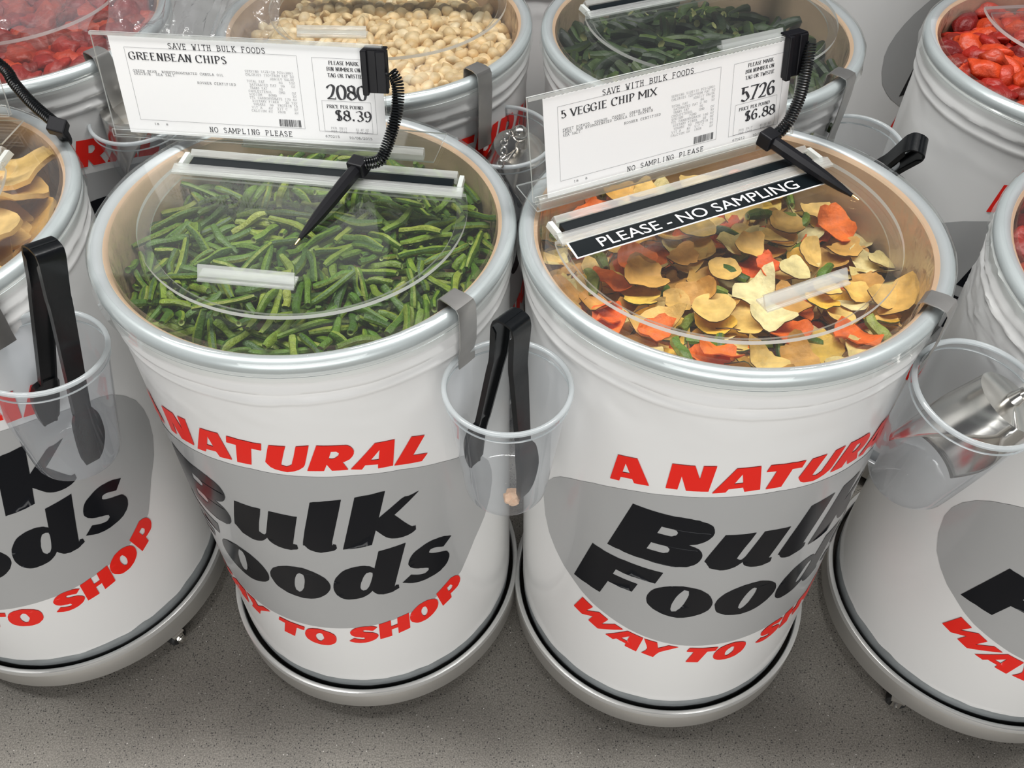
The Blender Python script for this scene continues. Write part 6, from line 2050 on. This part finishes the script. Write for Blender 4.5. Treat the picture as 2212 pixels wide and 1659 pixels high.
# --- pale nuts, hexagonal jitter
def heap(d, step, meshes, nme, lb, ct, gp, zc, dome, ymax, rmax=.232, tilt=1.2, xmin=-9, xmax=9, sc=(.85, 1.15), layers=2, mats=None, pile=None, cap=300):
    inst, rest = [], []
    for l in range(layers):
        row = 0; y = -rmax
        while y < rmax:
            x = -rmax + (step / 2 if (row + l) % 2 else 0)
            while x < rmax:
                jx, jy = x + rng.uniform(-.3, .3) * step, y + rng.uniform(-.3, .3) * step
                seen = jy < ymax and xmin < jx < xmax
                if math.hypot(jx, jy) < rmax and (seen or l < 2):
                    z = zc - l * step * .5 + dome * (1 - (jx * jx + jy * jy) / rmax ** 2) + rng.uniform(-.22, .22) * step
                    e = Matrix.Rotation(rng.uniform(0, 6.28), 4, 'Z') @ Matrix.Rotation(rng.uniform(-tilt, tilt), 4, 'X') @ Matrix.Rotation(rng.uniform(-tilt, tilt), 4, 'Y')
                    m_ = Matrix.Translation((d.T.x + jx, d.T.y + jy, z)) @ e @ Matrix.Scale(rng.uniform(*sc), 4)
                    (inst if l == 0 and seen and len(inst) < cap else rest).append((rng.choice(meshes), m_))
                x += step
            y += step * .87; row += 1
    for me, m_ in inst: tag(new_obj(nme, me, None, m_), lb, ct, gp)
    if rest: joined(pile[0], rest, pile[1], ct, mats)


nuts = [lump_mesh('pale_nut', .0155, .0125, .0105, M['nut'], 1, .12), lump_mesh('pale_nut', .0185, .0110, .0085, M['nut'], 2, .15, point=.35), lump_mesh('pale_nut', .0130, .0125, .0115, M['nut'], 3, .10), lump_mesh('pale_nut', .0165, .0115, .0075, M['nut'], 4, .2, point=.2)]
heap(D['nuts'], .0212, nuts, 'pale_nut', 'pale blanched nut in the second row drum', 'nut', 'pale nuts in the second row drum', .862, .010, .12, mats=[M['nut']], pile=('nut_pile', 'lower pale nuts buried in the second row drum'), xmin=-.21, layers=3)
red = [lump_mesh('red_fruit_chunk', .030, .021, .014, M['redfruit'], 11 + i, .38, sub=3) for i in range(3)]
heap(D['redright'], .036, red, 'red_fruit_chunk', 'red dried fruit chunk in the top right drum', 'dried fruit', 'red fruit chunks in the top right drum', .868, .012, .24, tilt=.7, xmax=.06, mats=[M['redfruit']], pile=('red_fruit_pile', 'lower red fruit buried in the top right drum'))
heap(D['redleft'], .036, red, 'red_fruit_chunk', 'red dried fruit chunk in the top left drum', 'dried fruit', 'red fruit chunks in the top left drum', .868, .012, .10, tilt=.7, xmin=-.05, mats=[M['redfruit']], pile=('red_fruit_pile', 'lower red fruit buried in the top left drum'))
mang = [chip_mesh('yellow_fruit_slice', .062, .042, [M['mango'], M['mango']], 31 + i, curl=.004, ruff=.003, irregular=.22, th=.006) for i in range(3)]
heap(D['mango'], .050, mang, 'yellow_fruit_slice', 'large yellow dried fruit slice in the drum at the left edge', 'dried fruit', 'yellow fruit slices in the left edge drum', .865, .012, .20, rmax=.190, tilt=.32, xmin=-.02, layers=3, mats=[M['mango']], pile=('yellow_fruit_pile', 'lower yellow fruit slices buried in the left edge drum'))
heap(D['right'], .036, red, 'red_fruit_chunk', 'red dried fruit chunk in the front drum at the right edge', 'dried fruit', 'red fruit chunks in the right edge drum', .862, .010, .20, tilt=.7, xmax=-.12, layers=2, mats=[M['redfruit']], pile=('red_fruit_pile', 'lower red fruit buried in the right edge drum'))

# crumbs lying on the vegetable chip lid
for i, (x, y, z, s) in enumerate(((.136, .970, .924, .006),)):
    me = lump_mesh('chip_crumb', s, s * .8, s * .5, M['sweet'], 50 + i, .5)
    tag(new_obj('chip_crumb', me, None, Matrix.Translation((x, y, z))), 'tiny brown crumb on the vegetable chip lid below the sign', 'crumb')


# ------------------------------------------------------------------ loose plastic bag between the top left drum and the nuts
def film_sheet(name, label, pts, nu, nv, amp, seed):
    """pts: 4 corners (a,b,c,d); crumpled"""
    a, b, c, e = [Vector(p) for p in pts]; mb = MB(); vs = []
    nrm = (b - a).cross(e - a).normalized()
    for i in range(nu):
        for j in range(nv):
            u, v = i / (nu - 1), j / (nv - 1)
            p = (a * (1 - u) + b * u) * (1 - v) + (e * (1 - u) + c * u) * v
            h = amp * (noise.noise(Vector((u * 6, v * 3, seed))) + .55 * abs(noise.noise(Vector((u * 16, v * 5, seed + 3)))))
            vs.append(p + nrm * h)
    mb.add(vs, [(i * nv + j, (i + 1) * nv + j, (i + 1) * nv + j + 1, i * nv + j + 1) for i in range(nu - 1) for j in range(nv - 1)])
    return tag(mb.build(name, M['bag'], fix=False), label, 'bag')


M['bag'] = clear('crumpled_bag_film', haze=0.22, hazecol=(0.62, 0.60, 0.64), rough=0.15, bump=0.6, bscale=40)
film_sheet('plastic_bag', 'crumpled clear plastic bag between the red fruit drum and the nut drum', [(-.66, 1.36, .90), (-.40, 1.36, .915), (-.36, 1.72, 1.02), (-.70, 1.72, 1.02)], 60, 40, .045, 4)
film_sheet('plastic_bag', 'clear plastic bag lying over the lid of the top left drum', [(-1.05, 1.40, .925), (-.70, 1.40, .925), (-.66, 1.70, .98), (-1.05, 1.70, .98)], 50, 30, .03, 9)
